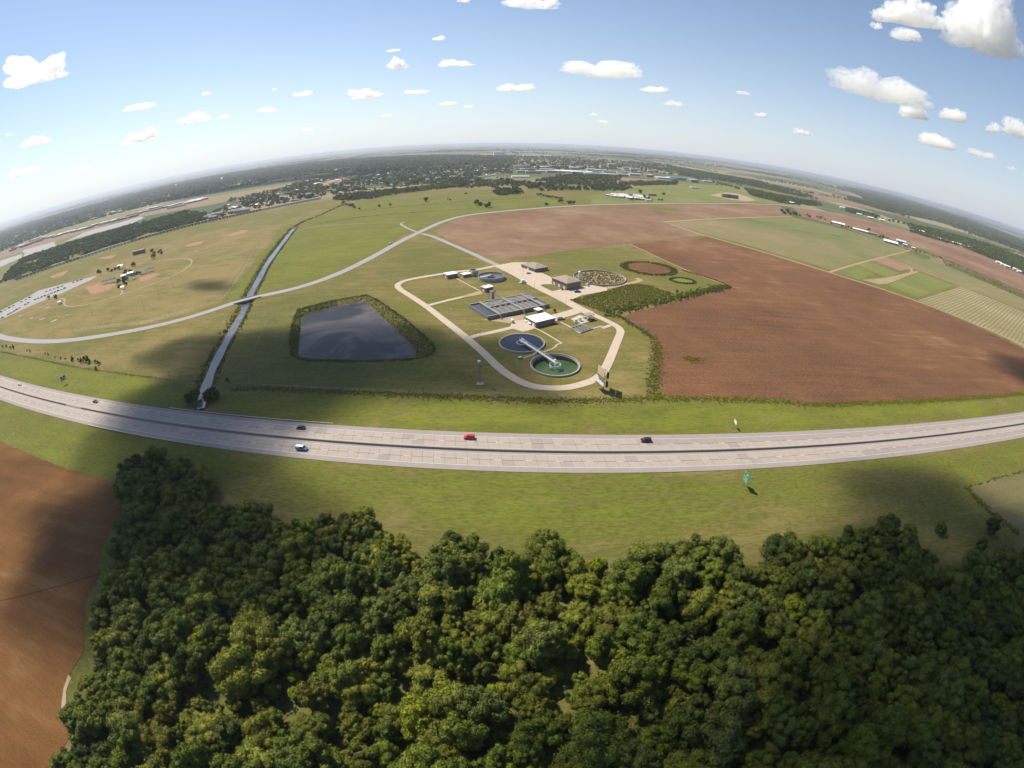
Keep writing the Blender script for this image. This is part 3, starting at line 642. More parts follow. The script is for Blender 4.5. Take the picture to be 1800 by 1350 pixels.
# ---------------------------------------------------------------- the wood below the highway
wood_px = [(205, 858), (232, 806), (270, 798), (330, 808), (362, 840), (378, 890), (430, 893), (500, 908), (560, 912), (630, 912), (690, 930), (705, 965), (775, 960), (800, 945), (835, 950), (900, 972), (960, 950), (1020, 948), (1030, 990), (1075, 992), (1110, 948), (1180, 948), (1250, 948), (1290, 980), (1320, 985), (1370, 940), (1440, 940), (1480, 955), (1530, 925), (1610, 925), (1625, 985), (1690, 1000), (1730, 985), (1790, 985)]
wp = [tuple(p) for p in G(wood_px, 5)]
wp += [(330, 62), (330, -60), (-150, -60)] + [tuple(p) for p in G([(60, 1420), (105, 1335), (140, 1290), (118, 1240), (140, 1190), (160, 1150), (160, 1070), (190, 1005), (195, 960), (225, 900)], 5)]
clear = [G([(240, 1130), (275, 1130), (280, 1190), (235, 1200)], 2), G([(1060, 1215), (1085, 1215), (1085, 1260), (1060, 1250)], 2)]
pts = poisson(wp, 6.5, holes=clear)
pts = pts[(np.hypot(pts[:, 0], pts[:, 1]) > 0)]
pp = prj(np.c_[pts, np.full(len(pts), 5.)]); vis = (pp[:, 0] > -45) & (pp[:, 0] < 1845) & (pp[:, 1] < 1395)
dist = np.sqrt((pts ** 2).sum(1) + (CAM_H - 6) ** 2)
order = np.argsort(dist); rest_w = []; nind = 0
def wood_place(q, x, y):
    col_ = ['beside the brown field', 'below the guardrail', 'below the blue van', 'below the red car', 'below the maroon car', 'below the green sign', 'right of the green sign'][int(np.searchsorted([250, 440, 650, 920, 1200, 1400], q[0]))]
    row_ = ['at the wood edge', 'just inside the wood edge', 'in the upper wood', 'in the lower wood', 'at the wood bottom'][int(np.searchsorted([985, 1060, 1140, 1235], q[1]))]
    return row_ + ' ' + col_
ADJ = {'dark': 'dark green', 'mid': 'mid green', 'olive': 'olive green', 'yellow': 'yellow green', 'grey': 'grey green', 'brown': 'rusty'}
for i in order:
    x, y = pts[i]
    if not vis[i] or nind >= 300: rest_w.append(i); continue
    q = pp[i]
    h = noise.noise(Vector((x * .035, y * .035, 5.))) + random.uniform(-.45, .45)
    if q[0] < 330 and q[1] < 1000: v = random.choice([0, 7, 0, 1])
    else: v = random.choice([0, 7, 8, 4]) if h < -.35 else random.choice([1, 5, 9, 4]) if h < 0 else random.choice([2, 6, 1, 10]) if h < .38 else random.choice([3, 6, 2])
    if random.random() < .006: v = 11
    s = random.choice((.55, .7, .85, .95, 1.1, 1.3)) * random.uniform(.95, 1.05); s *= 1.2 if q[0] < 345 and q[1] < 950 else 1; szw = 'small' if s * WOOD[v][3] < 3.8 else 'broad' if s * WOOD[v][3] > 5.4 else 'rounded'
    place_tree(WOOD[v], x, y, s, f'{szw} {ADJ[WOOD[v][2]]} tree {wood_place(q, x, y)}', 'tree', 'broadleaf trees of the wood in the foreground', 'woodland_tree')
    nind += 1
print('wood', len(pts), 'individual', nind)
wcol = instancer_collection('woodland_tree_kind', [w[0] for w in WOOD])
stuff(gn_scatter('woodland', pts[rest_w], rng.uniform(.7, 1.25, len(rest_w)), wcol, 11), 'rest of the dense green wood behind and beside the nearest trees', 'woodland')
BUSH = [bush_mesh('bush', LEAF[k], 1.5, 1.5, 7, 700, .13, 400 + i) for i, k in enumerate(('dark', 'mid', 'olive', 'grey'))]
bcol = instancer_collection('bush_kind', BUSH)
up = poisson(wp, 3.6); up = up[rng.random(len(up)) < .8]
stuff(gn_scatter('undergrowth', up, rng.uniform(.6, 1.3, len(up)), bcol, 4), 'low green undergrowth between the trees of the wood', 'undergrowth')
for px, lab in [((402, 1215), 'bare grey dead tree at the bottom left of the wood'), ((905, 1085), 'leafless grey tree in the middle of the wood'), ((595, 1075), 'pale leafless tree in the left middle of the wood')]:
    x, y = g1(*px, 6); r_ = random.Random(int(x * 10)); t = thing('dead_tree', lab, 'tree', (x, y, 0)); tm = MB(); tm.cyl((0, 0, 0), (0, 0, 6), .22, .14, 7); tm.build('trunk', 'conc', t); bm_ = MB()
    for k in range(26):
        a_, z0, L_ = r_.uniform(0, 6.28), r_.uniform(3.5, 6), r_.uniform(1.8, 3.6); e_ = Vector((math.cos(a_) * L_, math.sin(a_) * L_, z0 + L_ * r_.uniform(.4, 1.3))); b_ = Vector((0, 0, z0)); bm_.cyl(b_, e_, .09, .03, 4, False)
        for q_ in range(4): o2 = b_ + (e_ - b_) * r_.uniform(.4, .95); bm_.cyl(o2, o2 + Vector((r_.uniform(-1, 1), r_.uniform(-1, 1), r_.uniform(.1, 1.2))), .035, .015, 3, False)
    bm_.build('branches', 'conc', t)
for i, (px, lab) in enumerate([((1657, 925), 'small dark round tree standing alone in grass right of the wood'), ((1742, 925), 'tall dark tree at the right edge beside the dry meadow'), ((1722, 960), 'dark lower tree in front of the tall one at the right edge')]):
    x, y = g1(*px, 3.5); place_tree(WOOD[(0, 7, 8)[i]], x, y, (.62, .9, .85)[i], lab, 'tree', None, 'woodland_tree')
for px, s, v, lab in [((372, 697), .95, 0, 'dark rounded tree on the right bank where the canal meets the highway'), ((330, 700), .7, 7, 'dark bushy tree on the left bank where the canal meets the highway'), ((342, 690), .55, 9, 'second bushy tree on the left canal bank just behind the first'), ((398, 664), .3, 1, 'tiny bush on the bank right of the canal')]:
    x, y = g1(*px, 1.5); place_tree(WOOD[v], x, y, s, lab, 'tree', None, 'canal_tree', -.8)

# ---------------------------------------------------------------- reeds, hedges, weeds
REED = [bush_mesh('reed_clump', LEAF[k], .9, 1.1, 5, 150, .16, 500 + i) for i, k in enumerate(('reed', 'reed_dark', 'reed_dark', 'mid'))]
rcol = instancer_collection('reed_kind', REED)
BW_ = [bush_mesh('reed_clump', leaf_mat(f'yellow_green_weeds_{i}', (.085, .088, .012), (.14, .135, .018)), .9, .8, 4, 140, .16, 540 + i) for i in range(2)]
bwcol = instancer_collection('weed_kind', BW_)
bwcol2 = instancer_collection('scrub_kind', [BW_[0], BW_[1], REED[1], REED[2]])
RD = [bush_mesh('reed_clump', LEAF[k], .9, 1.2, 5, 150, .16, 520 + i) for i, k in enumerate(('reed_dark', 'mid', 'reed_dark', 'dark'))]
rdcol = instancer_collection('dark_reed_kind', RD)
outer = G([(522, 543), (585, 527), (643, 518), (666, 529), (712, 560), (760, 602), (768, 618), (754, 629), (716, 637), (640, 638), (538, 637), (511, 627), (509, 600), (513, 571)])
def band(poly_o, poly_i, n):
    lo, hi = poly_o.min(0), poly_o.max(0); p = rng.uniform(lo, hi, (n * 3, 2)); p = p[inpoly(p, poly_o) & ~inpoly(p, poly_i)]; return p[:n]
p = band(outer, pond, 9000); d_ = polydist(p, np.vstack([pond, pond[:1]])); do_ = polydist(p, np.vstack([outer, outer[:1]])); pz_ = np.where(d_ < 6, -1.6 + np.clip(d_ + 4, 0, 10) / 10 * 2.6, 1 - (d_ - 6) / 8) - .1
left_ = p[:, 0] < G([(536, 590)])[0][0]; tall_ = (do_ < 2.0) | (left_ & (rng.random(len(p)) < .8)); low_ = ~tall_
stuff(gn_scatter('reeds', p[tall_], rng.uniform(.4, .85, tall_.sum()), rdcol, 4, zs=pz_[tall_]), 'dark green reeds ringing the trapezoid lagoon', 'reeds')
stuff(gn_scatter('bank_grass', p[low_], rng.uniform(.25, .5, low_.sum()), rcol, 4, zs=pz_[low_]), 'low green growth on the inner bank of the lagoon', 'reeds')
p = np.vstack([along([q + [o, 0] for q in canal_line], 3.0, 1500) for o in (-5.6, 5.6)]); p = p[polydist(p, canal_line) > 3.7]; p = p[np.hypot(p[:, 0] - bx, p[:, 1] - by) > 9]
stuff(gn_scatter('bank_weeds', p, rng.uniform(.35, 1.1, len(p)), rcol, 4, zs=ground_z(p)), 'dark weeds lining both banks of the canal', 'weeds')
upc = smooth_line(G([(518, 399), (530, 391), (548, 384), (575, 373), (602, 360)]))
p = along(upc, 5, 260); stuff(gn_scatter('ditch_weeds', p, rng.uniform(.8, 1.7, len(p)), rdcol, 4), 'dark line of weeds in the ditch above the canal', 'weeds')
hl = [(406, 686), (424, 681), (520, 685), (610, 689), (693, 693), (780, 696), (860, 700), (940, 703), (1000, 705), (1080, 704), (1140, 700), (1200, 700), (1343, 704), (1387, 708), (1440, 713), (1553, 707), (1600, 706), (1700, 701), (1800, 692)]
p = along(smooth_line(G(hl)), 3.6, 6500); stuff(gn_scatter('fence_weeds', p, rng.uniform(.22, .62, len(p)), bwcol, 2), 'yellow green strip of tall weeds along the highway fence', 'weeds')
p = along(smooth_line(G([(0, 618), (60, 630), (130, 645), (200, 655), (300, 668)])), 1.8, 900); stuff(gn_scatter('fence_weeds', p, rng.uniform(.2, .5, len(p)), rcol, 4), 'thin dark weed line above the left verge', 'weeds')
p = along(G([(1152, 600), (1155, 640), (1148, 672), (1150, 697), (1165, 698)]), 4.5, 1000); stuff(gn_scatter('hedge', p, rng.uniform(.25, .8, len(p)), bwcol, 2), 'yellow green hedge strip between the plant lawn and the ploughed field', 'hedge')
p = along(G([(1062, 554), (1092, 557), (1110, 570), (1130, 581), (1152, 597)]), 3, 500); stuff(gn_scatter('hedge', p, rng.uniform(.3, .8, len(p)), rcol, 4), 'green hedge along the north-east corner of the plant', 'hedge')
p = along(G([(1062, 549), (1085, 546), (1130, 536), (1200, 521), (1250, 510), (1280, 503)]), 7, 900); stuff(gn_scatter('hedge', p, rng.uniform(.8, 1.6, len(p)), rdcol, 4), 'dark hedge along the edge of the ploughed field by the reed bed', 'hedge')
rb = G([(1000, 528), (1032, 520), (1075, 509), (1109, 499), (1139, 501), (1186, 517), (1130, 531), (1076, 543), (1060, 549), (1036, 541)])
p = poisson(rb, 1.35); stuff(gn_scatter('reed_bed', p, rng.uniform(.4, 1.0, len(p)), bwcol2, 4), 'overgrown rectangular drying bed full of green scrub', 'reed bed')
p = along(G([(1243, 501), (1281, 503), (1262, 494), (1200, 475)]), 2, 240); stuff(gn_scatter('hedge', p, rng.uniform(.5, .9, len(p)), rdcol, 4), 'thin hedge at the pointed corner of the ploughed field', 'hedge')
p = along(G([(1700, 857), (1712, 872), (1740, 900), (1790, 938)]), 3, 260); p2 = along(G([(1700, 856), (1750, 842), (1800, 828)]), 1.2, 90)
p = np.vstack([p, p2]); stuff(gn_scatter('gully_weeds', p, rng.uniform(.35, .8, len(p)), rcol, 4), 'brownish weeds along the gully at the right edge', 'weeds')
e0 = np.array([g1(x, y) for x, y in ((1219, 632),)])[0]
q = e0 + rng.normal(size=(120, 2)) * [3.2, 2.6]; stuff(gn_scatter('weed_patch', q, rng.uniform(.4, .8, 120), bwcol, 2), 'lone yellow green weed patch in the ploughed field', 'weeds')

for px, n_ in (([(632, 371), (700, 364), (780, 357), (870, 351), (960, 346)], 260), ([(556, 394), (640, 381), (760, 371.5), (830, 367)], 240)):
    p = along(G(px), 1.6, n_); stuff(gn_scatter('hedge', p, rng.uniform(.5, 1., len(p)), rdcol, 4), 'thin dark hedge line across the ' + ('upper' if n_ == 260 else 'lower') + ' green pasture', 'hedge')
roadline('farm_track', [(498, 409), (560, 397), (640, 392.5), (700, 391.5)], 2., .05, 'bare')
roadline('farm_track', [(424, 673), (520, 679), (640, 686), (760, 690), (840, 693), (900, 697)], 2.2, .05, 'gully_grass')
roadline('farm_track', [(437, 668), (440, 640), (452, 600), (470, 560), (500, 535)], 1.4, .05, 'gully_grass')
roadline('terrace_line', [(-30, 1062), (40, 1048), (110, 1028), (178, 1008)], .4, .05, 'dark_soil')
# ---------------------------------------------------------------- treatment plant
def rect4(px, z):
    c = G(px, z); u = ((c[1] - c[0]) + (c[2] - c[3])) / 2; v = ((c[3] - c[0]) + (c[2] - c[1])) / 2; ce = c.mean(0)
    a = math.atan2(u[1], u[0]); Lu = np.hypot(*u); n = np.array([-math.sin(a), math.cos(a)]); Lv = abs(v @ n); return ce, a, Lu, Lv
def building(name, label, roof_px, base_px, base_i, roof, wall='brick', doors=1, wins=2, over=.5, hmin=2.6):
    h = max(hmin, rise(base_px, roof_px[base_i])); ce, a, L, W = rect4(roof_px, h)
    t = thing(name, label, 'building', (ce[0], ce[1], 0), a); L -= 2 * over; W -= 2 * over
    MB().box((0, 0, h / 2 - .1), (L, W, h + .2)).build('wall', wall, t)
    if roof == 'flat':
        MB().box((0, 0, h + .12), (L + .5, W + .5, .3)).build('roof', 'roof_white', t)
        MB().box((0, 0, h - .12), (L + .7, W + .7, .2)).build('fascia', 'conc_dark', t)
    else:
        k = min(L, W) * .5 + over; rh = k * .28; hx, hy = L / 2 + over, W / 2 + over; rx, ry = max(hx - k, .01), max(hy - k, .01)
        MB().add([(-hx, -hy, h), (hx, -hy, h), (hx, hy, h), (-hx, hy, h), (-rx, -ry, h + rh), (rx, -ry, h + rh), (rx, ry, h + rh), (-rx, ry, h + rh)],
                 [(0, 1, 5, 4), (1, 2, 6, 5), (2, 3, 7, 6), (3, 0, 4, 7), (4, 5, 6, 7), (3, 2, 1, 0)]).build('roof', 'roof_tan', t)
        MB().box((0, 0, h - .14), (2 * hx + .06, 2 * hy + .06, .26)).build('fascia', 'conc_dark', t)
    for s in (-1, 1):                                            # openings on both long walls and the gable walls
        for k in range(wins):
            x = (k + .8) / (wins + .6) * L - L / 2
            w = MB().box((x, s * (W / 2 + .03), h * .6), (.9, .1, 1.)).build('window', 'glass', t); MB().box((x, s * (W / 2 + .05), h * .6 - .56), (1.1, .14, .1)).build('sill', 'conc', w)
        for k in range(doors):
            y = (k + .5) / doors * W - W / 2; MB().box((s * (L / 2 + .03), y, 1.15), (.1, min(2.6, W / doors * .45), 2.3)).build('door', 'white', t)
    return t, h, a, L, W
building('office_building', 'tan hip roofed office building at the plant gate beside the silver car', [(916, 464), (939, 459.8), (964.8, 469), (939, 473)], (939, 479), 3, 'hip', 'brick', 1, 4)
building('workshop_building', 'larger brown brick workshop with hip roof beside the overgrown round basin', [(969, 488), (995.3, 482.8), (1022.9, 494), (996, 498.3)], (996, 510), 3, 'hip', 'brick', 3, 3)
bB3 = building('pump_house', 'large brick pump house with bright white flat roof south of the aeration basins', [(922.8, 557.2), (957.8, 548.9), (978.3, 559.4), (941.7, 567.6)], (941.7, 576.7), 3, 'flat', 'brick', 2, 4)
building('shed', 'tiny white roofed shed squeezed between aeration basins and pump house', [(937.8, 542.8), (947.8, 540), (954.4, 543.9), (945.6, 546.7)], (945.6, 550.6), 3, 'flat', 'brick_pale', 1, 1, .3, 2.2)
building('blower_building', 'white roofed brick building at the north-west end of the plant', [(778.7, 480.7), (798.2, 476.2), (804.9, 481.1), (785.8, 483.8)], (785.8, 490.4), 3, 'flat', 'brick', 1, 2, .4)
building('blower_building', 'lower white roofed building beside the open concrete box', [(808, 480.7), (823, 478), (829.3, 480.7), (814.7, 483.8)], (814.7, 488.2), 3, 'flat', 'brick_pale', 1, 2, .4)
building('control_building', 'small white roofed brick building north of the aeration basins', [(844.4, 503.8), (860.4, 500.2), (868, 503.8), (853.3, 507.3)], (853.3, 514.4), 3, 'flat', 'brick', 1, 2, .4)
# open concrete box
h = rise((831, 485.6), (831, 476.7)); ce, a, L, W = rect4([(824, 473.6), (833.8, 471.8), (842.2, 475.8), (831, 476.7)], h)
t = thing('concrete_box', 'open topped grey concrete splitter box beside the round filter tank', 'tank', (*ce, 0), a)
for s in (-1, 1):
    MB().box((0, s * (W / 2 - .15), h / 2), (L, .3, h)).build('wall', 'conc', t); MB().box((s * (L / 2 - .15), 0, h / 2), (.3, W - .62, h)).build('wall', 'conc', t)
MB().box((0, 0, h * .35), (L - .62, W - .62, h * .7)).build('floor_slab', 'conc_dark', t)

def handrail(m_, a, b, z=1.05, step=1.6):
    a, b = Vector(a), Vector(b); L = (b - a).length; n = max(1, int(L / step)); up_ = Vector((0, 0, z))
    m_.cyl(a + up_, b + up_, .05, n=4, caps=False); m_.cyl(a + up_ * .5, b + up_ * .5, .035, n=4, caps=False)
    for i in range(n + 1): p_ = a + (b - a) * i / n; m_.cyl(p_, p_ + up_, .04, n=4, caps=False)
# aeration basins
hb = 2.6; ce, a, L, W = rect4([(823, 536), (926, 515), (967.8, 534.5), (858, 555.5)], hb)
t = thing('aeration_basin', 'long rectangular concrete aeration basin with frothy grey compartments and walkways', 'basin', (*ce, 0), a)
for s in (-1, 1):
    MB().box((0, s * (W / 2 - .2), hb / 2), (L, .4, hb)).build('outer_wall', 'conc_dark', t); MB().box((s * (L / 2 - .2), 0, hb / 2), (.4, W - .82, hb)).build('outer_wall', 'conc_dark', t)
    for i in range(7): MB().box((L * (i / 6 - .5) * .97, s * (W / 2 + .15), hb * .45), (.5, .29, hb * .9)).build('buttress', 'conc_dark', t)
x1_ = -L / 2 + L * .17
MB().box(((-L / 2 + .42 + x1_) / 2, 0, hb * .38), (x1_ + L / 2 - .45, W - .84, hb * .76)).build('still_liquor', 'liquor', t)
x2_ = L / 2 - .42; MB().box(((x1_ + x2_) / 2, W * .08 + (W * .42 - .4) / 2, hb * .42), (x2_ - x1_ - .02, W * .42 - .44, hb * .84)).build('froth', 'froth', t)
MB().box(((x1_ + x2_) / 2, -W * .21 + .1, hb * .25), (x2_ - x1_ - .02, W * .58 - .46, hb * .5)).build('froth', 'froth', t)
w_ = x2_ - x1_
MB().box((x1_, 0, hb / 2 + .12), (.5, W - .86, hb + .02)).build('dividing_wall', 'conc', t)
for y in (W * .08,): MB().box(((x1_ + x2_) / 2, y, hb / 2 + .1), (w_ - .6, .6, hb)).build('dividing_wall', 'conc', t)
for i in range(1, 9): MB().box((x1_ + w_ * i / 9, -W * .22, hb / 2 + .05), (.35, W * .5, hb)).build('dividing_wall', 'conc', t)
for i in range(1, 4): MB().box((x1_ + w_ * i / 4, W * .29, hb / 2 + .05), (.35, W * .38, hb)).build('dividing_wall', 'conc', t)
for i, x in enumerate((x1_ + .1, x1_ + w_ * .45, x1_ + w_ * .86)):
    wkw = MB().box((x, -.3, hb + .3), (1.1, W + 1.6, .12)).build('walkway', 'steel', t); m_ = MB()
    for s in (-1, 1): handrail(m_, (x + s * .55, -W / 2 - 1, hb + .36), (x + s * .55, W / 2 + .3, hb + .36))
    m_.build('handrail', 'steel', wkw)
    m_ = MB()
    for k in range(9): m_.box((x, -W / 2 - 1.2 - k * .32, hb + .15 - k * .32), (1., .3, .06))
    for s in (-1, 1): m_.cyl((x + s * .5, -W / 2 - 1, hb + .3), (x + s * .5, -W / 2 - 4, -.1), .06, n=4); m_.cyl((x + s * .5, -W / 2 - 1, hb + 1.3), (x + s * .5, -W / 2 - 4, .9), .05, n=4)
    m_.build('stair', 'steel', t)
for k in range(16):
    x = x1_ + w_ * random.uniform(.04, .96); y = W * random.uniform(.14, .44); MB().box((x, y, hb + .1), (random.uniform(1.5, 5), .25, .3)).build('air_pipe', 'steel', t)
MB().box((0, W / 2 - .2, hb + .1), (L, .7, .14)).build('rim_walk', 'conc', t); MB().box((0, -W / 2 + .2, hb + .1), (L, .7, .14)).build('rim_walk', 'conc', t)
# inlet tower
tx, ty = g1(865, 526); hz = rise((865, 526), (862, 512)); t = thing('inlet_tower', 'grey concrete inlet tower with pipe chute above the aeration basins', 'tower', (tx, ty, 0), a)
MB().box((0, 0, hz / 2), (2.4, 3.2, hz)).build('wall', 'conc', t); MB().box((0, 0, hz + .08), (2.7, 3.5, .18)).build('cap', 'conc_dark', t)
m_ = MB(); handrail(m_, (-1.3, -1.7, hz + .15), (1.3, -1.7, hz + .15)); handrail(m_, (1.3, -1.7, hz + .15), (1.3, 1.7, hz + .15)); m_.build('handrail', 'steel', t)
m_ = MB(); m_.cyl((1.2, 1, hz * .9), (5, -5, 1.5), .35, n=6); m_.cyl((-.6, 1.8, hz * .8), (-.6, 5.5, .3), .3, n=6); m_.build('chute', 'steel', t)

# clarifiers
def circ_px(cpx, wpx, z): (cx, cy), r_ = g1(*cpx, z), 0; a_, b_ = G([(cpx[0] - wpx, cpx[1]), (cpx[0] + wpx, cpx[1])], z); return (cx, cy), float(np.hypot(*(b_ - a_)) / 2)
cA, rA = circ_px((917.3, 601.8), 40.3, .9); cB, rB = circ_px((976, 640), 43.8, .9)
def clarifier(c, r, level, mat, label, deep):
    t = thing('clarifier', label, 'tank', (*c, 0))
    MB().ring((0, 0), r - .35, r, -.2, .95, 96).build('wall', 'conc', t)
    MB().ring((0, 0), r - .55, r + .08, .955, 1.05, 96).build('rim', 'conc', t)
    if deep:
        MB().ring((0, 0), r - .95, r - .37, .1, .5, 96).build('weir_trough', 'conc', t)
        MB().ring((0, 0), r - 1.3, r - .97, .0, .38, 96).build('scum_baffle', 'conc_dark', t)
    else: MB().ring((0, 0), r - .95, r - .8, .35, .85, 96).build('scum_baffle', 'conc', t)
    MB().disc((0, 0), r - .36, level, 96).build('water', mat, t)
    MB().cyl((0, 0, level - .1), (0, 0, 2.2), .6, n=16).build('centre_column', 'white', t)
    MB().ring((0, 0), 3.0, 3.16, max(level - .2, -1.2) if not deep else -.6, .9, 40).build('feed_well', 'white', t)
    m_ = MB()
    for k in range(4):
        an = k * math.pi / 2 + .4; m_.cyl((0, 0, .7), (3.05 * math.cos(an), 3.05 * math.sin(an), .7), .09, n=5)
    m_.build('well_strut', 'steel', t); return t
clA = clarifier(cA, rA, .62, 'water_blue', 'round clarifier full of dark blue water', False)
clB = clarifier(cB, rB, -2.0, 'water_green', 'round clarifier drained low with bright green algae water', True)
m_ = MB().ring((cB[0], cB[1]), rB - .2, rB + 8.5, -.5, .03, 96); collar = struct(m_.build('ground_collar', 'ground')); cc = collar.data.color_attributes.new('tone', 'FLOAT_COLOR', 'POINT')
cc.data.foreach_set('color', np.tile(np.array([.24, 0, 0, 1], np.float32), len(collar.data.vertices)))
# the drained tank needs a pit: inner skin down to the water
MB().ring((0, 0), rB - .4, rB - .3, -2.4, .0, 96).build('pit_wall', 'conc_dark', clB)
dA, dB = np.array(cA), np.array(cB); dd = (dB - dA); LL = np.hypot(*dd); u = dd / LL; ang = math.atan2(u[1], u[0]); mid = (dA + dB) / 2
t = thing('access_bridge', 'white steel walkway bridge joining the centres of the two clarifiers', 'walkway', (*mid, 0), ang)
L = LL + 3; MB().box((0, 0, 2.05), (L, 1.3, .14)).build('deck', 'white', t)
for s in (-1, 1):
    m_ = MB(); handrail(m_, (-L / 2, s * .75, 2.12), (L / 2, s * .75, 2.12), 1.1, 2); m_.box((0, s * .72, 1.9), (L, .1, .3)); m_.build('handrail', 'white', t)
for s in (-1, 1): MB().box((s * (LL / 2 - rA * (1 if s < 0 else 1)) * 1.0, 0, 1.35), (.3, 1.5, 1.3)).build('bridge_support', 'steel', t)
for s in (-1, 1):
    m_ = MB(); m_.cyl((s * LL / 2, 0, 2.1), (s * LL / 2, 0, 3.6), .45, .35, 12); m_.box((s * (LL / 2 - 1), .3, 2.7), (1., .8, 1.)); m_.cyl((s * LL / 2, .6, 2.1), (s * LL / 2 - 1, .6, 5.0 if s > 0 else 3.6), .07, n=5); m_.build('drive_motor', 'white', t)
m_ = MB()
for k in range(8): m_.box((-.3, 1. + k * .32, 1.95 - k * .24), (1.1, .3, .07))
for s in (-.6, .6): m_.cyl((-.3 + s, .8, 2.1), (-.3 + s, 3.7, 0), .07, n=4); m_.cyl((-.3 + s, .8, 3.1), (-.3 + s, 3.7, 1), .05, n=4)
for k in range(8): m_.box((.3, -1. - k * .32, 1.95 - k * .24), (1.1, .3, .07))
for s in (-.6, .6): m_.cyl((.3 + s, -.8, 2.1), (.3 + s, -3.7, 0), .07, n=4); m_.cyl((.3 + s, -.8, 3.1), (.3 + s, -3.7, 1), .05, n=4)
m_.build('stair', 'steel', t)
bx2, by2 = g1(914, 630); t = thing('valve_box', 'small grey concrete valve box left of the green clarifier', 'box', (bx2, by2, 0), .4)
MB().box((0, 0, .45), (2.6, 2, .9)).build('wall', 'conc_dark', t); MB().box((0, 0, .94), (2.2, 1.6, .08)).build('hatch', 'steel', t)
# round filter with a high wall
cC, rC = circ_px((863.5, 484.2), 23.4, 3.0)
t = thing('filter_tank', 'round high walled concrete filter tank behind the small white roofed building', 'tank', (*cC, 0))
MB().ring((0, 0), rC - .4, rC, -.2, 3.0, 80).build('wall', 'conc', t); MB().ring((0, 0), rC - .5, rC + .1, 3.01, 3.15, 80).build('rim', 'conc_dark', t); MB().disc((0, 0), rC - .41, 1.9, 80).build('water', 'water_canal', t)
MB().cyl((0, 0, 1.7), (0, 0, 3.8), 1., .8, 12).build('centre_column', 'conc', t); MB().ring((0, 0), 3.2, 3.4, 1.7, 2.6, 40).build('feed_well', 'conc_dark', t)
m_ = MB(); qa = 3.75; ex, ey = math.cos(qa) * (rC + .2), math.sin(qa) * (rC + .2); nn = (-math.sin(qa) * .6, math.cos(qa) * .6)
m_.add([(nn[0], nn[1], 3.6), (-nn[0], -nn[1], 3.6), (ex - nn[0], ey - nn[1], 3.3), (ex + nn[0], ey + nn[1], 3.3)], [(0, 1, 2, 3)])
for s in (-1, 1): handrail(m_, (nn[0] * s, nn[1] * s, 3.6), (ex + nn[0] * s, ey + nn[1] * s, 3.3)); m_.cyl((ex + nn[0] * s, ey + nn[1] * s, 3.3), (ex * 1.3 + nn[0] * s, ey * 1.3 + nn[1] * s, 0), .12, n=4)
m_.build('access_stair', 'white', t)
# overgrown round basin and two round ponds
cD, rD = circ_px((1054, 488.5), 44.5, .3); t = thing('round_basin', 'wide abandoned round basin overgrown with grey brown weeds behind the workshop', 'basin', (*cD, 0))
MB().ring((0, 0), rD - .5, rD, -.4, 1.3, 96).build('wall', 'conc', t); MB().disc((0, 0), rD - .51, .02, 64).build('bed', 'bare', t)
DRYW = [bush_mesh('dry_weed', leaf_mat(f'dry_weed_{i}', a_, b_), .8, .7, 4, 130, .15, 600 + i) for i, (a_, b_) in enumerate([((.14, .115, .085), (.16, .13, .1)), ((.09, .08, .055), (.12, .11, .08))])]
dcol = instancer_collection('dry_weed_kind', DRYW)
an = rng.uniform(0, 6.28, 900); rr = np.sqrt(rng.uniform(0, 1, 900)) * (rD - 1.4); o = gn_scatter('weeds', np.stack([np.cos(an) * rr, np.sin(an) * rr], 1), rng.uniform(.5, 1.2, 900), dcol, 2); o.parent = t; o['kind'] = 'stuff'
def rpond(name, px, hw, hh, label, soil):
    c, r_ = circ_px(px, hw, 0); ry = (g1(px[0], px[1] - hh)[1] - g1(px[0], px[1] + hh)[1]) / 2
    el = [(c[0] + math.cos(k / 40 * 6.283) * r_, c[1] + math.sin(k / 40 * 6.283) * ry) for k in range(40)]; sheet(name, el, .03, soil, 3, .8)
    n = int(r_ * 22); an_ = rng.uniform(0, 6.28, n); k_ = rng.uniform(.8, 1.06, n); q_ = np.stack([c[0] + np.cos(an_) * r_ * k_, c[1] + np.sin(an_) * ry * k_], 1)
    stuff(gn_scatter('pond_weeds', q_, rng.uniform(.7, 1.3, n), rdcol, 4), label, 'weeds')
rpond('dry_pond', (1141, 471.5), 43, 11.5, 'green rim of weeds around the dry reddish oval pond', 'plough_dark')
rpond('dry_pond', (1200, 493.5), 20, 5, 'green weeds filling the small oval pond near the field corner', 'lush_crop')
# chemical canopy, tanks, small grid basins
hc = rise((1033, 565), (1033.3, 556)); ce, a_, L, W = rect4([(1024.4, 552.2), (1035.6, 549.4), (1047, 552.8), (1033.3, 556)], hc)
t = thing('canopy', 'open sided tan roofed canopy on four posts beside the white tanks', 'canopy', (*ce, 0), a_); MB().box((0, 0, hc + .1), (L, W, .3)).build('roof', 'roof_tan', t)
for sx in (-1, 1):
    for sy in (-1, 1): MB().box((sx * (L / 2 - .4), sy * (W / 2 - .4), hc / 2), (.22, .22, hc)).build('post', 'steel', t)
for i, (px, lab) in enumerate([((1012.5, 567), 'left one of two white upright tanks beside the canopy'), ((1019, 564), 'right one of two white upright tanks beside the canopy')]):
    x, y = g1(*px); t = thing('chemical_tank', lab, 'tank', (x, y, .14)); MB().cyl((0, 0, 0), (0, 0, 2.6), 1.15, n=20).build('shell', 'white', t, smooth=False); MB().cyl((0, 0, 2.61), (0, 0, 3.0), 1.1, .3, 20).build('lid', 'white', t)
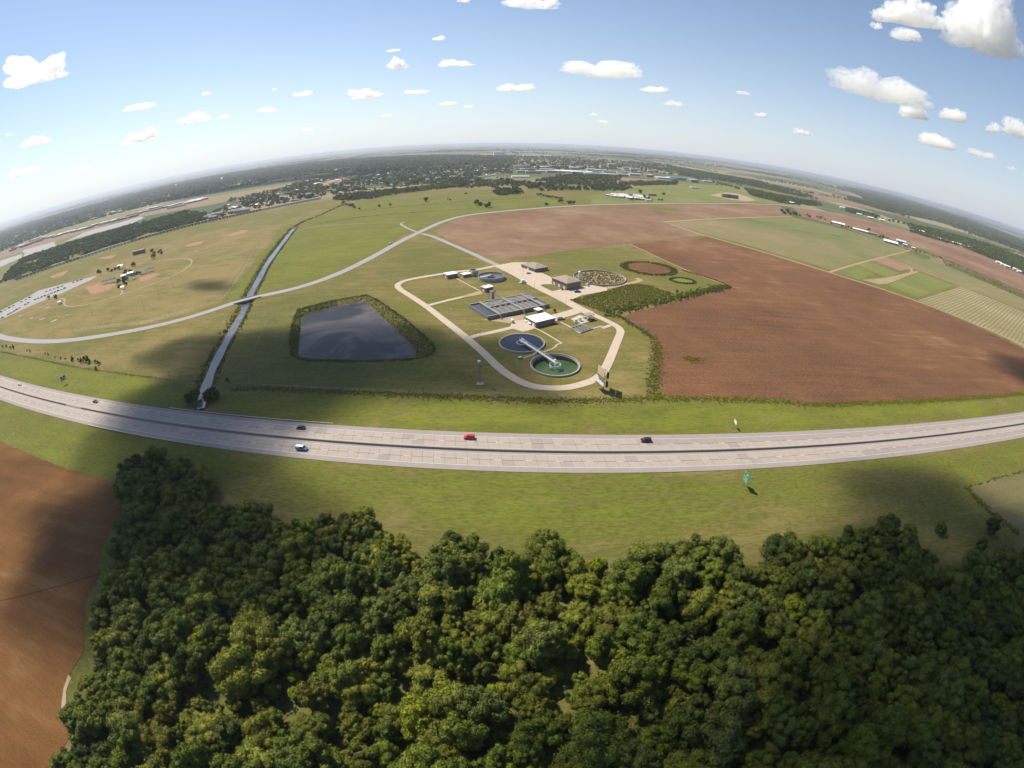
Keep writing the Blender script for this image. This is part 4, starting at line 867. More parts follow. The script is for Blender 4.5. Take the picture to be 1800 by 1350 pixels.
for i, px in enumerate([(1029, 560), (1036, 562)]):
    x, y = g1(*px); t = thing('pump_skid', ('blue grey pump skid under the left of the canopy', 'blue grey pump skid under the right of the canopy')[i], 'pump', (x, y, .15)); MB().box((0, 0, .2), (2, 1.4, .35)).build('base', 'conc_dark', t); MB().cyl((-.6, 0, .8), (.6, 0, .8), .35, n=12).build('motor', 'sign_blue', t)
ce, a_, L, W = rect4([(1004.4, 575.6), (1024.4, 569.4), (1041, 577.8), (1020, 585)], .5)
t = thing('contact_basin', 'small sunken basin with zigzag concrete channels below the white tanks', 'basin', (*ce, 0), a_)
MB().box((0, 0, .05), (L, W, .2)).build('slab', 'conc', t)
MB().box((0, 0, .18), (L - 1, W - 1, .05)).build('water', 'liquor', t)
for s in (-1, 1): MB().box((0, s * (W / 2 - .25), .45), (L, .4, .6)).build('wall', 'conc', t); MB().box((s * (L / 2 - .25), 0, .45), (.4, W - .92, .6)).build('wall', 'conc', t)
for k in range(6): MB().box((L * ((k + 1) / 7 - .5), (.6 if k % 2 else -.6), .42), (.35, W - 2.6, .5)).build('channel_wall', 'conc', t)
x, y = g1(918.5, 497); t = thing('generator_unit', 'white stepped generator unit on a pad beside the plant road', 'machine', (x, y, 0), .5)
MB().box((0, 0, .2), (6.5, 3.2, .4)).build('pad', 'conc', t); MB().box((.3, 0, 1.1), (4.2, 2.2, 1.4)).build('housing', 'white', t); MB().box((.2, 0, 2.3), (2.6, 1.9, 1.)).build('radiator', 'white', t)
MB().cyl((-1.6, 0, 1.7), (-1.6, 0, 2.6), .15, n=8).build('exhaust', 'steel', t)
xs_, ys_ = g1(1017, 489); x, y = g1(1018.5, 492); t = thing('silo', 'pale upright cylindrical silo between the workshop and the round basin', 'silo', (x, y, 0)); hs_ = 7.5
MB().cyl((0, 0, 0), (0, 0, hs_), 1.3, n=20).build('shell', 'white', t); MB().cyl((0, 0, hs_ + .01), (0, 0, hs_ + .8), 1.25, .2, 20).build('cap', 'steel', t)
x, y = g1(931.5, 571); t = thing('propane_tank', 'white propane tank at the west wall of the pump house', 'tank', (x, y, .14), 2.2)
MB().cyl((-1.2, 0, .9), (1.2, 0, .9), .6, n=14).build('vessel', 'white', t); MB().box((-.8, 0, .2), (.2, .9, .4)).build('leg', 'steel', t); MB().box((.8, 0, .2), (.2, .9, .4)).build('leg', 'steel', t)
x, y = g1(925.5, 566.5); t = thing('propane_tank', 'second smaller white tank at the north-west corner of the pump house', 'tank', (x, y, .14), 2.2)
MB().cyl((-.9, 0, .8), (.9, 0, .8), .5, n=14).build('vessel', 'white', t); MB().box((-.6, 0, .2), (.2, .8, .4)).build('leg', 'steel', t); MB().box((.6, 0, .2), (.2, .8, .4)).build('leg', 'steel', t)
for px, s, v, lab in [((988, 510), .28, 11, 'small reddish shrub at the corner of the workshop'), ((975, 548.5), .25, 0, 'small round green bush on the lawn east of the tiny shed'), ((1190, 514), .3, 1, 'low bush at the east end of the reed bed')]:
    x, y = g1(*px); place_tree(WOOD[v], x, y, s, lab, 'shrub', None, 'shrub')

# ---------------------------------------------------------------- poles, fences, signs
def lamp_post(base, top, label, hmin=5., dbl=False, grp='lamp posts of the treatment plant', cat='lamp post', name='lamp_post'):
    x, y = g1(*base); h = max(hmin, rise(base, top)); t = thing(name, label, cat, (x, y, 0), 0, grp)
    MB().cyl((0, 0, 0), (0, 0, h), .13, .08, 8).build('pole', 'steel', t)
    if dbl:
        MB().box((0, 0, h), (3.2, .3, .25)).build('crossarm', 'steel', t)
        for k in range(4): MB().box((-1.3 + k * .87, -.25, h + .25), (.62, .4, .5)).build('lamp', 'white', t)
    else: MB().box((.7, 0, h), (1.5, .1, .1)).build('arm', 'steel', t); MB().box((1.4, 0, h - .1), (.7, .3, .16)).build('lamp', 'white', t)
    return t
LP = [((919.3, 488), (919.5, 471), 'by the office forecourt'), ((939.4, 507.5), (939.6, 496), 'opposite the grass island'), ((967.6, 510), (967.6, 494), 'on the grass island by the workshop'), ((994, 540.5), (994, 522), 'at the lawn tip where two plant roads join'),
      ((1022.5, 533), (1022.5, 518), 'at the west edge of the reed bed'), ((1063.8, 555), (1063.8, 537), 'left of the pair at the reed bed corner'), ((1074.8, 559), (1074.8, 540), 'right of the pair at the reed bed corner'),
      ((844, 598.7), (844, 578), 'at the fork west of the blue clarifier'), ((985.3, 587), (985.3, 571), 'on the lawn south of the pump house'), ((1053.4, 626.7), (1054, 605), 'on the lawn inside the eastern loop road'),
      ((1129, 577.7), (1129.5, 564), 'outside the east fence in the ploughed field'), ((789, 559), (789.5, 542), 'on the west lawn beside the loop road'), ((715, 503), (715, 492), 'at the western bend of the loop road')]
for b_, t_, w in LP: lamp_post(b_, t_, 'slim steel lamp post ' + w)
FL = [((161, 552), (155.5, 526.7), 'near the parking lot end of the loop path'), ((128, 581), (120, 553), 'nearest the country road bend'), ((255, 549), (245, 521), 'between the oval ball field and the road'), ((280, 524), (273, 499), 'beside the middle of the loop path'),
      ((304, 503), (300, 488), 'south-east of the oval ball field'), ((404, 472), (397, 450), 'nearest the canal'), ((349, 461), (348, 443), 'beyond the east end of the loop path'), ((189, 525), (185, 508), 'on the red infield'), ((418, 440), (415, 424), 'farthest from the oval field towards the north'), ((362, 425), (360, 408), 'by the northern ball field')]
for b_, t_, w in FL: lamp_post(b_, t_, 'tall floodlight mast ' + w, 14, True, 'floodlight masts of the ball park', 'floodlight', 'floodlight_mast')
# weather mast with white instruments left of the loop road
x, y = g1(844, 675); hm = rise((844, 675), (841, 634)); t = thing('weather_mast', 'thin mast with two white boxes on a pale pad left of the loop road', 'mast', (x, y, 0))
MB().box((0, 0, .12), (3.6, 2.6, .24)).build('pad', 'conc', t); MB().cyl((0, 0, .2), (0, 0, hm), .11, .08, 6).build('pole', 'wood', t)
MB().box((-.2, 0, hm - .4), (1.3, 1., .9)).build('box', 'white', t); MB().box((.3, 0, hm - 2.8), (1.2, 1., 1.)).build('box', 'sign_blue', t)
def fence(line, label, gap=3., h=1.8, post='steel'):
    t = thing('fence', label, 'fence'); line = [np.array(p_) for p_ in line]; m_ = MB(); k = 0
    for a_, b_ in zip(line[:-1], line[1:]):
        L_ = np.hypot(*(b_ - a_)); n = max(1, int(L_ / gap))
        for i in range(n):
            if k >= 290: break
            p_ = a_ + (b_ - a_) * i / n; MB_POST(p_, h, post, t); k += 1
        for z in (h * .98, h * .5, .15): m_.cyl((*a_, z), (*b_, z), .03, n=3, caps=False)
    m_.build('wire', 'steel', t)
_pm = {}
def MB_POST(p_, h, mat, t):
    key = (h, mat)
    if key not in _pm: me_ = bpy.data.meshes.new('post'); b_ = MB().cyl((0, 0, -.1), (0, 0, h), .06, n=5); me_.from_pydata(b_.v, [], b_.f); me_.materials.append(M[mat]); _pm[key] = me_
    link('post', _pm[key], t, (p_[0], p_[1], 0))
fence(G([(1092, 556), (1152, 596), (1146, 640), (1134, 698)]), 'chain fence on the east side of the plant lawn', 4)
fence(G([(1134, 698), (1000, 702), (860, 697), (693, 690), (540, 684), (424, 679)]), 'long wire fence between the plant lawn and the highway verge', 5)
fence(G([(128, 583), (250, 569), (340, 546), (390, 529), (410, 505), (466, 410)]), 'wire fence around the ball park beside the country road', 9, 2.2)
for i, (b_, t_, lab) in enumerate([((744, 690), (743, 680), 'wooden pole in the fence weeds below the lagoon'), ((1060, 711), (1060, 697), 'wooden pole in the weeds below the billboard'), ((1343, 699), (1347, 681), 'leaning pole at the lower edge of the ploughed field'), ((1370, 700), (1373, 688), 'shorter pole right of the leaning one at the field edge'), ((300, 668), (303, 650), 'thin pole above the left verge')]):
    x, y = g1(*b_); hp = rise(b_, t_); t = thing('utility_pole', lab, 'pole', (x, y, 0)); MB().cyl((0, 0, -.2), (0, 0, max(hp, 3)), .12, .09, 7).build('pole', 'wood', t); MB().box((0, 0, max(hp, 3) - .4), (1., .1, .1)).build('crossarm', 'wood', t)

def text_mesh(txt, size, mat, name, parent, loc, rot):
    cu = bpy.data.curves.new(name, 'FONT'); cu.body = txt; cu.size = size; cu.align_x = 'CENTER'; cu.align_y = 'CENTER'; cu.extrude = .01
    o_ = bpy.data.objects.new('tmp', cu); me_ = bpy.data.meshes.new_from_object(o_); me_.name = name; me_.materials.clear(); me_.materials.append(M[mat] if isinstance(mat, str) else mat)
    bpy.data.objects.remove(o_); r_ = link(name, me_, parent, loc); r_.rotation_euler = rot; return r_
# big green guide sign, faces west
t = thing('highway_sign', 'big green highway guide sign on two posts on the near verge', 'sign', (90.6, 125.6, 0))
MB().box((0, 0, 5.0), (.12, 4.0, 3.6)).build('panel', 'sign_green', t); MB().box((0, -.9, 7.25), (.12, 1.7, .82)).build('exit_tab', 'sign_green', t)
m_ = MB()
for z in (3.27, 6.73): m_.box((-.075, 0, z), (.03, 3.8, .05))
for y in (-1.9, 1.9): m_.box((-.075, y, 5), (.03, .05, 3.4))
m_.build('border', 'white', t)
m_ = MB(); m_.cyl((-.08, 0, 6.05), (-.1, 0, 6.05), .3, n=16); m_.build('route_shield', 'white', t)
m_ = MB()
for zz, hw_ in ((5.0, 1.35), (4.35, 1.45), (3.75, 1.0)):
    y = -hw_
    while y < hw_: wl = random.uniform(.12, .26); m_.box((-.08, y + wl / 2, zz), (.03, wl, .17)); y += wl + .14
m_.build('lettering', 'white', t)['kind'] = 'stuff'
for y in (-1.35, 1.35): MB().box((.16, y, 3.4), (.18, .16, 6.9)).build('post', 'steel', t)
# white three panel sign on the far verge (seen from its face)
x, y = g1(1290, 752); t = thing('service_sign', 'small white three part sign on posts on the far verge', 'sign', (x, y, 0), R(-95)); hS = 2.2
for k, (dx, w_) in enumerate(((-1.25, .62), (0, 1.25), (1.25, .62))): MB().box((dx, 0, hS + 1.05), (w_, .07, 1.7)).build('panel', 'white', t)
MB().box((0, .06, hS + 1.6), (3.2, .05, .1)).build('rail', 'steel', t)
for s in (-.9, .9): MB().cyl((s, .12, 0), (s, .12, hS + 1.8), .06, n=5).build('post', 'steel', t)
# blue sign at the left
x, y = g1(115, 675); t = thing('service_sign', 'blue service sign with small square panels on the left verge', 'sign', (x, y, 0), R(82))
MB().box((0, 0, 4.6), (4.4, .1, 3.0)).build('panel', 'sign_blue', t)
for i in range(3):
    for j in range(2): MB().box((-1.3 + i * 1.3, -.08, 3.95 + j * 1.3), (.9, .03, .8)).build('logo_panel', ('white', 'sign_green', 'white', 'conc_dark', 'white', 'sign_blue')[i + 3 * j], t)
for s in (-1.5, 1.5): MB().cyl((s, .14, 0), (s, .14, 6), .09, n=6).build('post', 'steel', t)

# billboard
base = (1059.3, 688); bX, bY = g1(*base)
z_lo = rise(base, (1061, 680)); z_hi = rise(base, (1060, 646)); z_lo, z_hi = 3.4, 12.6
t = thing('billboard', 'tall V shaped double deck billboard on one steel post at the plant corner', 'billboard', (bX, bY, 0))
MB().cyl((0, 0, -.2), (0, 0, z_hi), .35, .3, 12).build('post', 'wood', t)
M['ad_pink'] = plain('salmon_printed_vinyl', (.62, .45, .33), .5, .1, .2); M['ad_white'] = plain('white_printed_vinyl', (.8, .78, .76), .5, .03, .2); M['ad_yellow'] = plain('yellow_print', (.62, .42, .06), .5, .1, .3)
zm = (z_lo + z_hi) / 2; hh = (z_hi - z_lo) / 2 - .35; BW = 6.7
def board(an_, off, mats, tt):
    c_, s_ = math.cos(an_), math.sin(an_)
    for k, mt_ in enumerate(mats):
        zc = z_lo + hh / 2 + k * (hh + .7); cx, cy = off[0] + c_ * BW / 2, off[1] + s_ * BW / 2
        f_ = MB().box((cx, cy, zc), (BW, .22, hh), an_).build('panel', 'steel', tt)
        n_ = (-s_ * .14 * tt_side, c_ * .14 * tt_side); MB().box((cx + n_[0], cy + n_[1], zc), (BW - .1, .04, hh - .1), an_).build('poster', mt_, f_)
        MB().box((cx + n_[0] * 5, cy + n_[1] * 5, zc - hh / 2 - .15), (BW, 1.1, .1), an_).build('catwalk', 'wood', tt)
        if k == 1:
            MB().box((cx + n_[0] * 1.25 - c_ * BW * .33, cy + n_[1] * 1.25 - s_ * BW * .33, zc - hh * .18), (BW * .3, .03, hh * .4), an_).build('print', 'ad_yellow', f_)
        else:
            for q_ in (-.28, .05): MB().box((cx + n_[0] * 1.25 + c_ * BW * q_, cy + n_[1] * 1.25 + s_ * BW * q_, zc + hh * .08), (BW * .1, .03, hh * .22), an_).build('print', 'sign_blue', f_)
tt_side = 1; aw = R(111); board(aw, (-.1, -1.5), ('ad_white', 'ad_pink'), t)
tt_side = -1; ae = R(77); board(ae, (.75, -1.5), ('conc_dark', 'conc_dark'), t)  # dark posters paint in the shade of the face turned from the sun
m_ = MB()
for k in range(2):
    zc = z_lo + .4 + k * (hh + .7)
    m_.box((-.3, 2.2, zc), (2.6, .25, .35))
m_.build('frame_beam', 'wood', t)['kind'] = 'stuff'

# ---------------------------------------------------------------- vehicles
def paint(name, col, spec=.5):
    if name not in M: M[name] = plain(name, col, .3, .05, 1, spec)
    return name
paint('car_red', (.5, .015, .015)); paint('car_maroon', (.06, .008, .012)); paint('car_black', (.02, .022, .03)); paint('car_white', (.72, .72, .72)); paint('car_blue', (.04, .22, .32)); paint('car_silver', (.4, .41, .42)); paint('car_dark', (.045, .04, .035)); paint('tail_red', (.4, .01, .01)); paint('lamp_clear', (.7, .7, .65))
PROF = {  # side outlines: (x forward, z) lower body, then greenhouse
    'sedan': ([(-2.3, .35), (2.25, .35), (2.3, .62), (1.5, .88), (-1.75, .95), (-2.3, .85)], [(-1.7, .94), (1.2, .88), (.55, 1.38), (-1.0, 1.4)], 1.76),
    'suv': ([(-2.3, .4), (2.3, .4), (2.35, .85), (1.35, 1.05), (-2.3, 1.1)], [(-2.25, 1.09), (1.2, 1.05), (.6, 1.72), (-2.05, 1.76)], 1.86),
    'van': ([(-2.6, .4), (2.5, .4), (2.6, .9), (1.9, 1.2), (-2.6, 1.25)], [(-2.58, 1.24), (1.8, 1.2), (1.0, 1.98), (-2.5, 2.02)], 1.95),
    'pickup': ([(-2.8, .5), (2.7, .5), (2.75, .95), (1.5, 1.12), (-2.8, 1.1)], [(-.9, 1.1), (1.2, 1.1), (.6, 1.78), (-.7, 1.8)], 1.9)}
_vm = {}
def car(kind, mat, x, y, rz, label, group=None, two=None, z=.09, small=False, name='car', cat='car'):
    t = thing(name, label, cat, (x, y, z), rz, group); lo, hi, w = PROF[kind]; key = (kind, mat, two)
    if key not in _vm:
        def ext(pr, w0, w1, ztop):
            n = len(pr); v = []
            zs_ = [q[1] for q in pr]; z0, z1 = min(zs_), max(zs_)
            for s in (-1, 1):
                for px_, pz in pr: k = w0 + (w1 - w0) * ((pz - z0) / (z1 - z0)); v.append((px_, s * k / 2, pz))
            f = [tuple(range(n)), tuple(range(n, 2 * n))[::-1]] + [(i, n + i, n + (i + 1) % n, (i + 1) % n) for i in range(n)]
            return MB().add(v, f)
        parts = [('body', ext(lo, w, w * .97, 0), two or mat), ('cabin', ext(hi, w * .92, w * .74, 0), 'glass')]
        cx = [p_[0] for p_ in hi]; top = max(p_[1] for p_ in hi); r0, r1 = hi[3][0], hi[2][0]
        parts.append(('roof', MB().box(((r0 + r1) / 2, 0, top + .005), (r1 - r0 + .1, w * .76, .06)), mat))
        pm = MB()
        for s in (-1, 1):
            for xx_, xz in ((hi[3], hi[0]), (hi[2], hi[1]), (((hi[3][0] + hi[2][0]) / 2, top), ((hi[3][0] + hi[2][0]) / 2, hi[0][1]))):
                pm.cyl((xx_[0], s * w * .375, xx_[1]), (xz[0], s * w * .465, xz[1]), .06, n=4)
        if kind == 'van' : pm.box((-1.5, w * .43, 1.6), (1.7, .06, .6)); pm.box((-1.5, -w * .43, 1.6), (1.7, .06, .6))
        parts.append(('pillar', pm, mat))
        if kind == 'pickup':
            parts.append(('bed_liner', MB().box((-1.85, 0, 1.08), (1.7, w * .84, .06)), 'rubber'))
        out = []
        for nm, b_, mt_ in parts: me_ = bpy.data.meshes.new(nm); me_.from_pydata(b_.v, [], b_.f); me_.materials.append(M[mt_]); out.append((nm, me_, None))
        wl = MB().cyl((0, -.12, 0), (0, .12, 0), .34, n=14); me_ = bpy.data.meshes.new('wheel'); me_.from_pydata(wl.v, [], wl.f); me_.materials.append(M['rubber'])
        rim = MB().cyl((0, -.13, 0), (0, .13, 0), .19, n=10); mr = bpy.data.meshes.new('rim'); mr.from_pydata(rim.v, [], rim.f); mr.materials.append(M['steel'])
        xf, xb = lo[1][0] * .63, lo[0][0] * .6
        for sx in (xf, xb):
            for s in (-1, 1): out.append(('wheel', me_, (sx, s * (w / 2 - .1), .34)))
        for nm, xx_, mt_ in (('headlight', lo[2][0] - .03, 'lamp_clear'), ('tail_light', lo[0][0] + .0, 'tail_red')):
            b_ = MB().box((0, 0, 0), (.12, .34, .16)); m2 = bpy.data.meshes.new(nm); m2.from_pydata(b_.v, [], b_.f); m2.materials.append(M[mt_])
            for s in (-1, 1): out.append((nm, m2, (xx_, s * w * .36, lo[2][1] - .05 if nm == 'headlight' else .78)))
        _vm[key] = (out, mr)
    out, mr = _vm[key]
    for nm, me_, l_ in out:
        if small and nm in ('headlight', 'tail_light', 'pillar'): continue
        o_ = link(nm, me_, t, l_)
        if nm == 'pillar': o_['kind'] = 'stuff'
        if nm == 'wheel' and not small: link('rim', mr, o_)
    return t
def on_road(px, off_sign, kind, mat, label, **k):
    x, y = g1(*px); s = (hwy_y(x + 1) - hwy_y(x - 1)) / 2; rz = math.atan(s) + (math.pi if off_sign > 0 else 0)
    return car(kind, mat, x, y, rz, label, **k)
on_road((825, 771), 1, 'suv', 'car_red', 'bright red boxy car on the far carriageway', group='vehicles driving on the highway')
on_road((1135, 776), 1, 'suv', 'car_maroon', 'dark maroon car on the far carriageway to the right', group='vehicles driving on the highway')
on_road((529, 753.5), 1, 'sedan', 'car_black', 'black sedan on the far carriageway above the blue van', group='vehicles driving on the highway')
on_road((168, 707), 1, 'sedan', 'car_black', 'black car on the far carriageway at the left shadow', group='vehicles driving on the highway')
on_road((35, 677), 1, 'sedan', 'car_white', 'white car at the far left end of the highway', group='vehicles driving on the highway')
on_road((531, 790.5), -1, 'van', 'car_white', 'light blue van with white roof on the near carriageway', two='car_blue', group='vehicles driving on the highway', name='van', cat='van')
i_ = min(range(len(ln2)), key=lambda i: np.hypot(*(ln2[i] - np.array(g1(686, 429))))); dv = ln2[i_ + 1] - ln2[i_ - 1]
car('suv', 'car_white', *g1(686, 429), math.atan2(dv[1], dv[0]), 'lone white car on the grey country road', small=True)
PA = 3.5
car('pickup', 'car_dark', *g1(1015, 514), R(12), 'dark pickup parked on the pale apron south of the workshop', z=.13, name='pickup_truck', cat='pickup')
car('sedan', 'car_silver', *g1(929.3, 481.3), R(15), 'silver car parked in front of the office building', z=.13)
car('pickup', 'car_white', *g1(1032.6, 502), R(100), 'white pickup parked at the north-east corner of the workshop', z=.13, name='pickup_truck', cat='pickup')
car('van', 'car_white', *g1(899.4, 566), R(110), 'small white utility truck parked at the pad west of the pump house', z=.14, name='utility_truck', cat='truck')
car('pickup', 'car_silver', *g1(985.5, 561.5), R(20), 'pale pickup parked at the east wall of the pump house', z=.13, name='pickup_truck', cat='pickup')

# ---------------------------------------------------------------- ball park on the left
apron([(-10, 568), (-10, 552), (51, 521), (67, 511), (120, 497), (171, 484.5), (160, 492), (110, 515), (53, 538)], .06, 'parking_lot', 'asphalt')
apron([(0, 562), (0, 556), (20, 545), (18, 552)], .07, 'parking_lot', 'asphalt')
roadline('park_path', [(104, 524), (115, 525), (111, 534), (120, 540), (160, 535), (208, 520), (267, 500), (307, 484), (333, 468), (339, 459), (330, 453.5), (293, 457), (256, 461), (235, 470), (213, 484)], 2.8, .06, 'track')
roadline('park_path', [(171, 484), (200, 478), (250, 462), (262, 455), (300, 440), (341, 428), (400, 412)], 2.6, .064, 'track')
roadline('park_path', [(213, 518), (216, 508), (222, 492), (235, 478)], 3, .067, 'track')
roadline('drain_line', [(345, 535), (390, 521), (398, 510), (430, 465), (466, 408)], .8, .05, 'wood')
for px in ([(150, 505), (175, 498), (205, 500), (190, 510), (160, 518)], [(245, 488), (270, 480), (282, 482), (262, 492), (245, 496)], [(88, 486), (115, 476), (122, 474), (110, 485), (92, 489)], [(325, 432), (345, 425), (360, 425), (350, 430), (330, 434)], [(398, 414), (425, 405), (437, 404), (430, 410), (405, 416)], [(170, 455), (195, 449), (205, 448), (195, 455)]):
    sheet('infield', [tuple(p_) for p_ in G(px)], .045, 'infield', 4, 1.)
for px in ([(68, 540.4), (73, 538.6), (73.6, 539.2), (68.6, 541)], [(81, 541), (87, 538.8), (87.6, 539.6), (81.6, 541.8)], [(89, 565), (100, 561), (101, 562.2), (90, 566.2)], [(52, 560), (58, 557.2), (58.6, 558), (52.6, 560.8)], [(33, 556), (37, 554), (37.6, 555), (33.6, 557)], [(69, 562), (78, 559), (78.6, 560), (69.6, 563)]):
    t = thing('practice_mat', 'pale strip lying on the grass below the parking lot', 'mat', (*G(px).mean(0), 0), 0, 'pale strips on the grass below the parking lot'); q = G(px) - G(px).mean(0); MB().prism([tuple(k) for k in q], 0, .12).build('sheet', 'conc', t)
def pavilion(px, L_, W_, rz, roof, label, h=3.2, posts=True, cat='pavilion', wall=None, grp=None):
    x, y = g1(*px); t = thing(cat.replace(' ', '_'), label, cat, (x, y, 0), rz, grp); L_ *= .72; W_ *= .72
    MB().add([(-L_ / 2, -W_ / 2, h), (L_ / 2, -W_ / 2, h), (L_ / 2, W_ / 2, h), (-L_ / 2, W_ / 2, h), (-L_ / 2, 0, h + W_ * .22), (L_ / 2, 0, h + W_ * .22)], [(0, 1, 5, 4), (2, 3, 4, 5), (0, 4, 3), (1, 2, 5), (3, 2, 1, 0)]).build('roof', roof, t)
    if wall: MB().box((0, 0, h / 2), (L_ * .92, W_ * .85, h - .02)).build('wall', wall, t)
    else:
        for sx in (-.45, .45):
            for sy in (-.42, .42): MB().cyl((L_ * sx, W_ * sy, 0), (L_ * sx, W_ * sy, h), .15, n=6).build('post', 'steel', t)
    return t
M['roof_blue'] = plain('blue_metal_roof', (.06, .1, .26), .8, .1, .5, .1); M['roof_teal'] = plain('teal_metal_roof', (.08, .25, .33), .8, .1, .5, .1); M['roof_brown'] = plain('brown_red_roof', (.17, .08, .07), .7, .15, .5); M['roof_grey'] = plain('grey_shingle_roof', (.2, .19, .185), .8, .15, .5, objrand=.35)
M['house_wall'] = plain('pale_house_siding', (.45, .41, .36), .8, .12, .5, objrand=.3); M['red_brick'] = plain('dull_red_brick', (.26, .15, .13), .85, .15, .4, objrand=.25); M['metal_roof'] = plain('pale_metal_roof', (.6, .62, .63), .4, .08, .5, .4, objrand=.15)
pavilion((185, 499), 13, 8, .35, 'roof_blue', 'left one of two blue roofed grandstands on the left ball field', 4)
pavilion((199, 496), 14, 8, .35, 'roof_blue', 'right one of two blue roofed grandstands on the left ball field', 4.5)
pavilion((252, 481), 13, 8, .35, 'roof_teal', 'teal roofed grandstand beside the right ball field', 4.5)
pavilion((265, 477), 12, 7, .35, 'roof_blue', 'small blue roofed grandstand farthest right in the park', 4)
pavilion((235, 491), 9, 6, .35, 'roof_blue', 'little blue roofed shelter between the two ball fields', 3.5)
pavilion((219, 489), 12, 9, .35, 'roof_white', 'white roofed concession hall among the park trees', 4, wall='house_wall', cat='park building')
pavilion((231, 484), 14, 9, .35, 'roof_white', 'longer white roofed hall behind the concession hall', 4, wall='house_wall', cat='park building')
pavilion((213, 472), 13, 12, .35, 'roof_white', 'square white roofed shelter north of the park trees', 4.5)
pavilion((216.5, 508), 7, 7, .35, 'roof_white', 'small white tent roof at the start of the loop path', 3)
pavilion((106, 534), 8, 6, .3, 'roof_white', 'white shed at the corner of the loop path and parking lot', 3, wall='white', cat='shed')
pavilion((245, 446), 34, 11, .42, 'roof_brown', 'long brown roofed barn at the north side of the park', 6, wall='red_brick', cat='park building')
PT = [(191, 475), (197, 476), (203, 474), (209, 473), (219, 482), (223, 480), (230, 478), (241, 481), (246, 480), (219, 491), (223, 492), (211, 498), (217, 497), (210, 504), (222, 500), (235, 467), (238, 466), (268, 443), (273, 445), (279, 443), (284, 446), (270, 453), (283, 442), (86, 525), (100, 523), (173, 478), (177, 479)]
for k, (px, py) in enumerate(PT):
    x, y = g1(px, py + 1.2); place_tree(MID[k % 6], x, y, random.uniform(.7, 1.0), 'dark rounded shade tree among the ball park buildings' if 180 < px < 260 else 'dark tree by the parking lot' if px < 180 else 'dark tree beside the long brown barn', 'tree', 'shade trees in the ball park', 'park_tree')
YT = [((5, 611), 'm'), ((12, 609.5), 'm'), ((19, 612.5), 'm'), ((24, 613), 'm'), ((48, 617.5), 's'), ((53, 619), 's'), ((80, 623), 's'), ((85, 624.5), 's'), ((97, 629), 's'), ((107, 631), 's'), ((115, 632), 's'), ((128, 634), 'm'), ((138, 635), 'm'), ((143, 637), 'm'), ((150, 636), 'b'), ((156, 638), 'b'), ((168, 638), 'm'), ((174, 641), 'm'), ((170, 650), 'm'), ((127, 633), 's')]
for k, ((px, py), c) in enumerate(YT):
    x, y = g1(px, py); place_tree(CONIF[k % 2], x, y, {'s': .55, 'm': .95, 'b': 1.3}[c], {'s': 'tiny dark young evergreen', 'm': 'dark young evergreen', 'b': 'biggest dark evergreen'}[c] + ' above the left verge', 'tree', 'young evergreens in a row above the left verge', 'evergreen_tree')
cols_ = ['car_white', 'car_silver', 'car_black', 'car_maroon', 'car_white', 'car_dark', 'car_red']
k = 0
for a_, b_, n in (((0, 562), (55, 530), 11), ((2, 549), (60, 520), 8), ((62, 527), (120, 505), 10), ((75, 515), (150, 490), 11)):
    for i in range(n):
        if random.random() < .25: continue
        px = a_[0] + (b_[0] - a_[0]) * i / n; py = a_[1] + (b_[1] - a_[1]) * i / n; k += 1; cc = cols_[k % 7]
        car('sedan' if k % 2 else 'suv', cc, *g1(px, py), .95, f'{cc[4:]} parked car in the ball park lot', 'parked cars in the ball park lot', small=True, z=.08)
p = np.array([g1(459, 485)])[0]; t = thing('snag', 'dark clump of driftwood in the middle of the canal', 'driftwood', (p[0], p[1], -1.8)); m_ = MB()
for k in range(7): m_.cyl((0, 0, 0), (random.uniform(-1.2, 1.2), random.uniform(-1.5, 1.5), random.uniform(.2, 1.)), .14, .05, 5)
m_.build('branches', 'bark', t)

# ---------------------------------------------------------------- railway with freight wagons
RL = [(3, 500), (40, 489), (88, 471), (133, 457.5), (187, 439), (240, 423), (301, 406), (365, 390.5), (433, 376), (471, 368), (520, 358), (567, 349)]
rl = smooth_line(G(RL), 2); struct(strip(MB(), rl, 6, .3).build('railway_ballast', 'conc_dark'))
L_ = [0]
for a_, b_ in zip(rl[:-1], rl[1:]): L_.append(L_[-1] + np.hypot(*(b_ - a_)))
def at_len(s):
    i = min(max(np.searchsorted(L_, s, 'right') - 1, 0), len(rl) - 2); a_, b_ = rl[i], rl[i + 1]; return a_ + (b_ - a_) * (s - L_[i]) / (L_[i + 1] - L_[i]), math.atan2(*(b_ - a_)[::-1])
wb = MB().box((0, 0, 2.6), (15, 3, 3.2)); wbm = []
for nm, mt_ in (('grey', 'steel'), ('dark', 'conc_dark'), ('white', 'white')): me_ = bpy.data.meshes.new('body'); me_.from_pydata(wb.v, [], wb.f); me_.materials.append(M[mt_]); wbm.append(me_)
bg_ = MB().box((0, 0, .6), (3, 2.4, .8)); bgm = bpy.data.meshes.new('bogie'); bgm.from_pydata(bg_.v, [], bg_.f); bgm.materials.append(M['rubber'])
s = L_[-1] * .06; n = 0
while s < L_[-1] * .985 and n < 120:
    (x, y), an_ = at_len(s); f_ = s / L_[-1]; q = prj([(x, y, 0)])[0]
    wk = 0 if (85 < q[0] < 118 or 465 < q[0] < 570 or 140 < q[0] < 235) else 1
    if 236 < q[0] < 246: wk = 2
    t = thing('freight_wagon', ('pale grey', 'dark', 'white')[wk] + ' freight wagon in the long train behind the ball park', 'wagon', (x, y, .3), an_, 'freight wagons of the long train')
    link('body', wbm[wk], t); link('bogie', bgm, t, (-5, 0, 0)); link('bogie', bgm, t, (5, 0, 0)); s += 16.5; n += 1

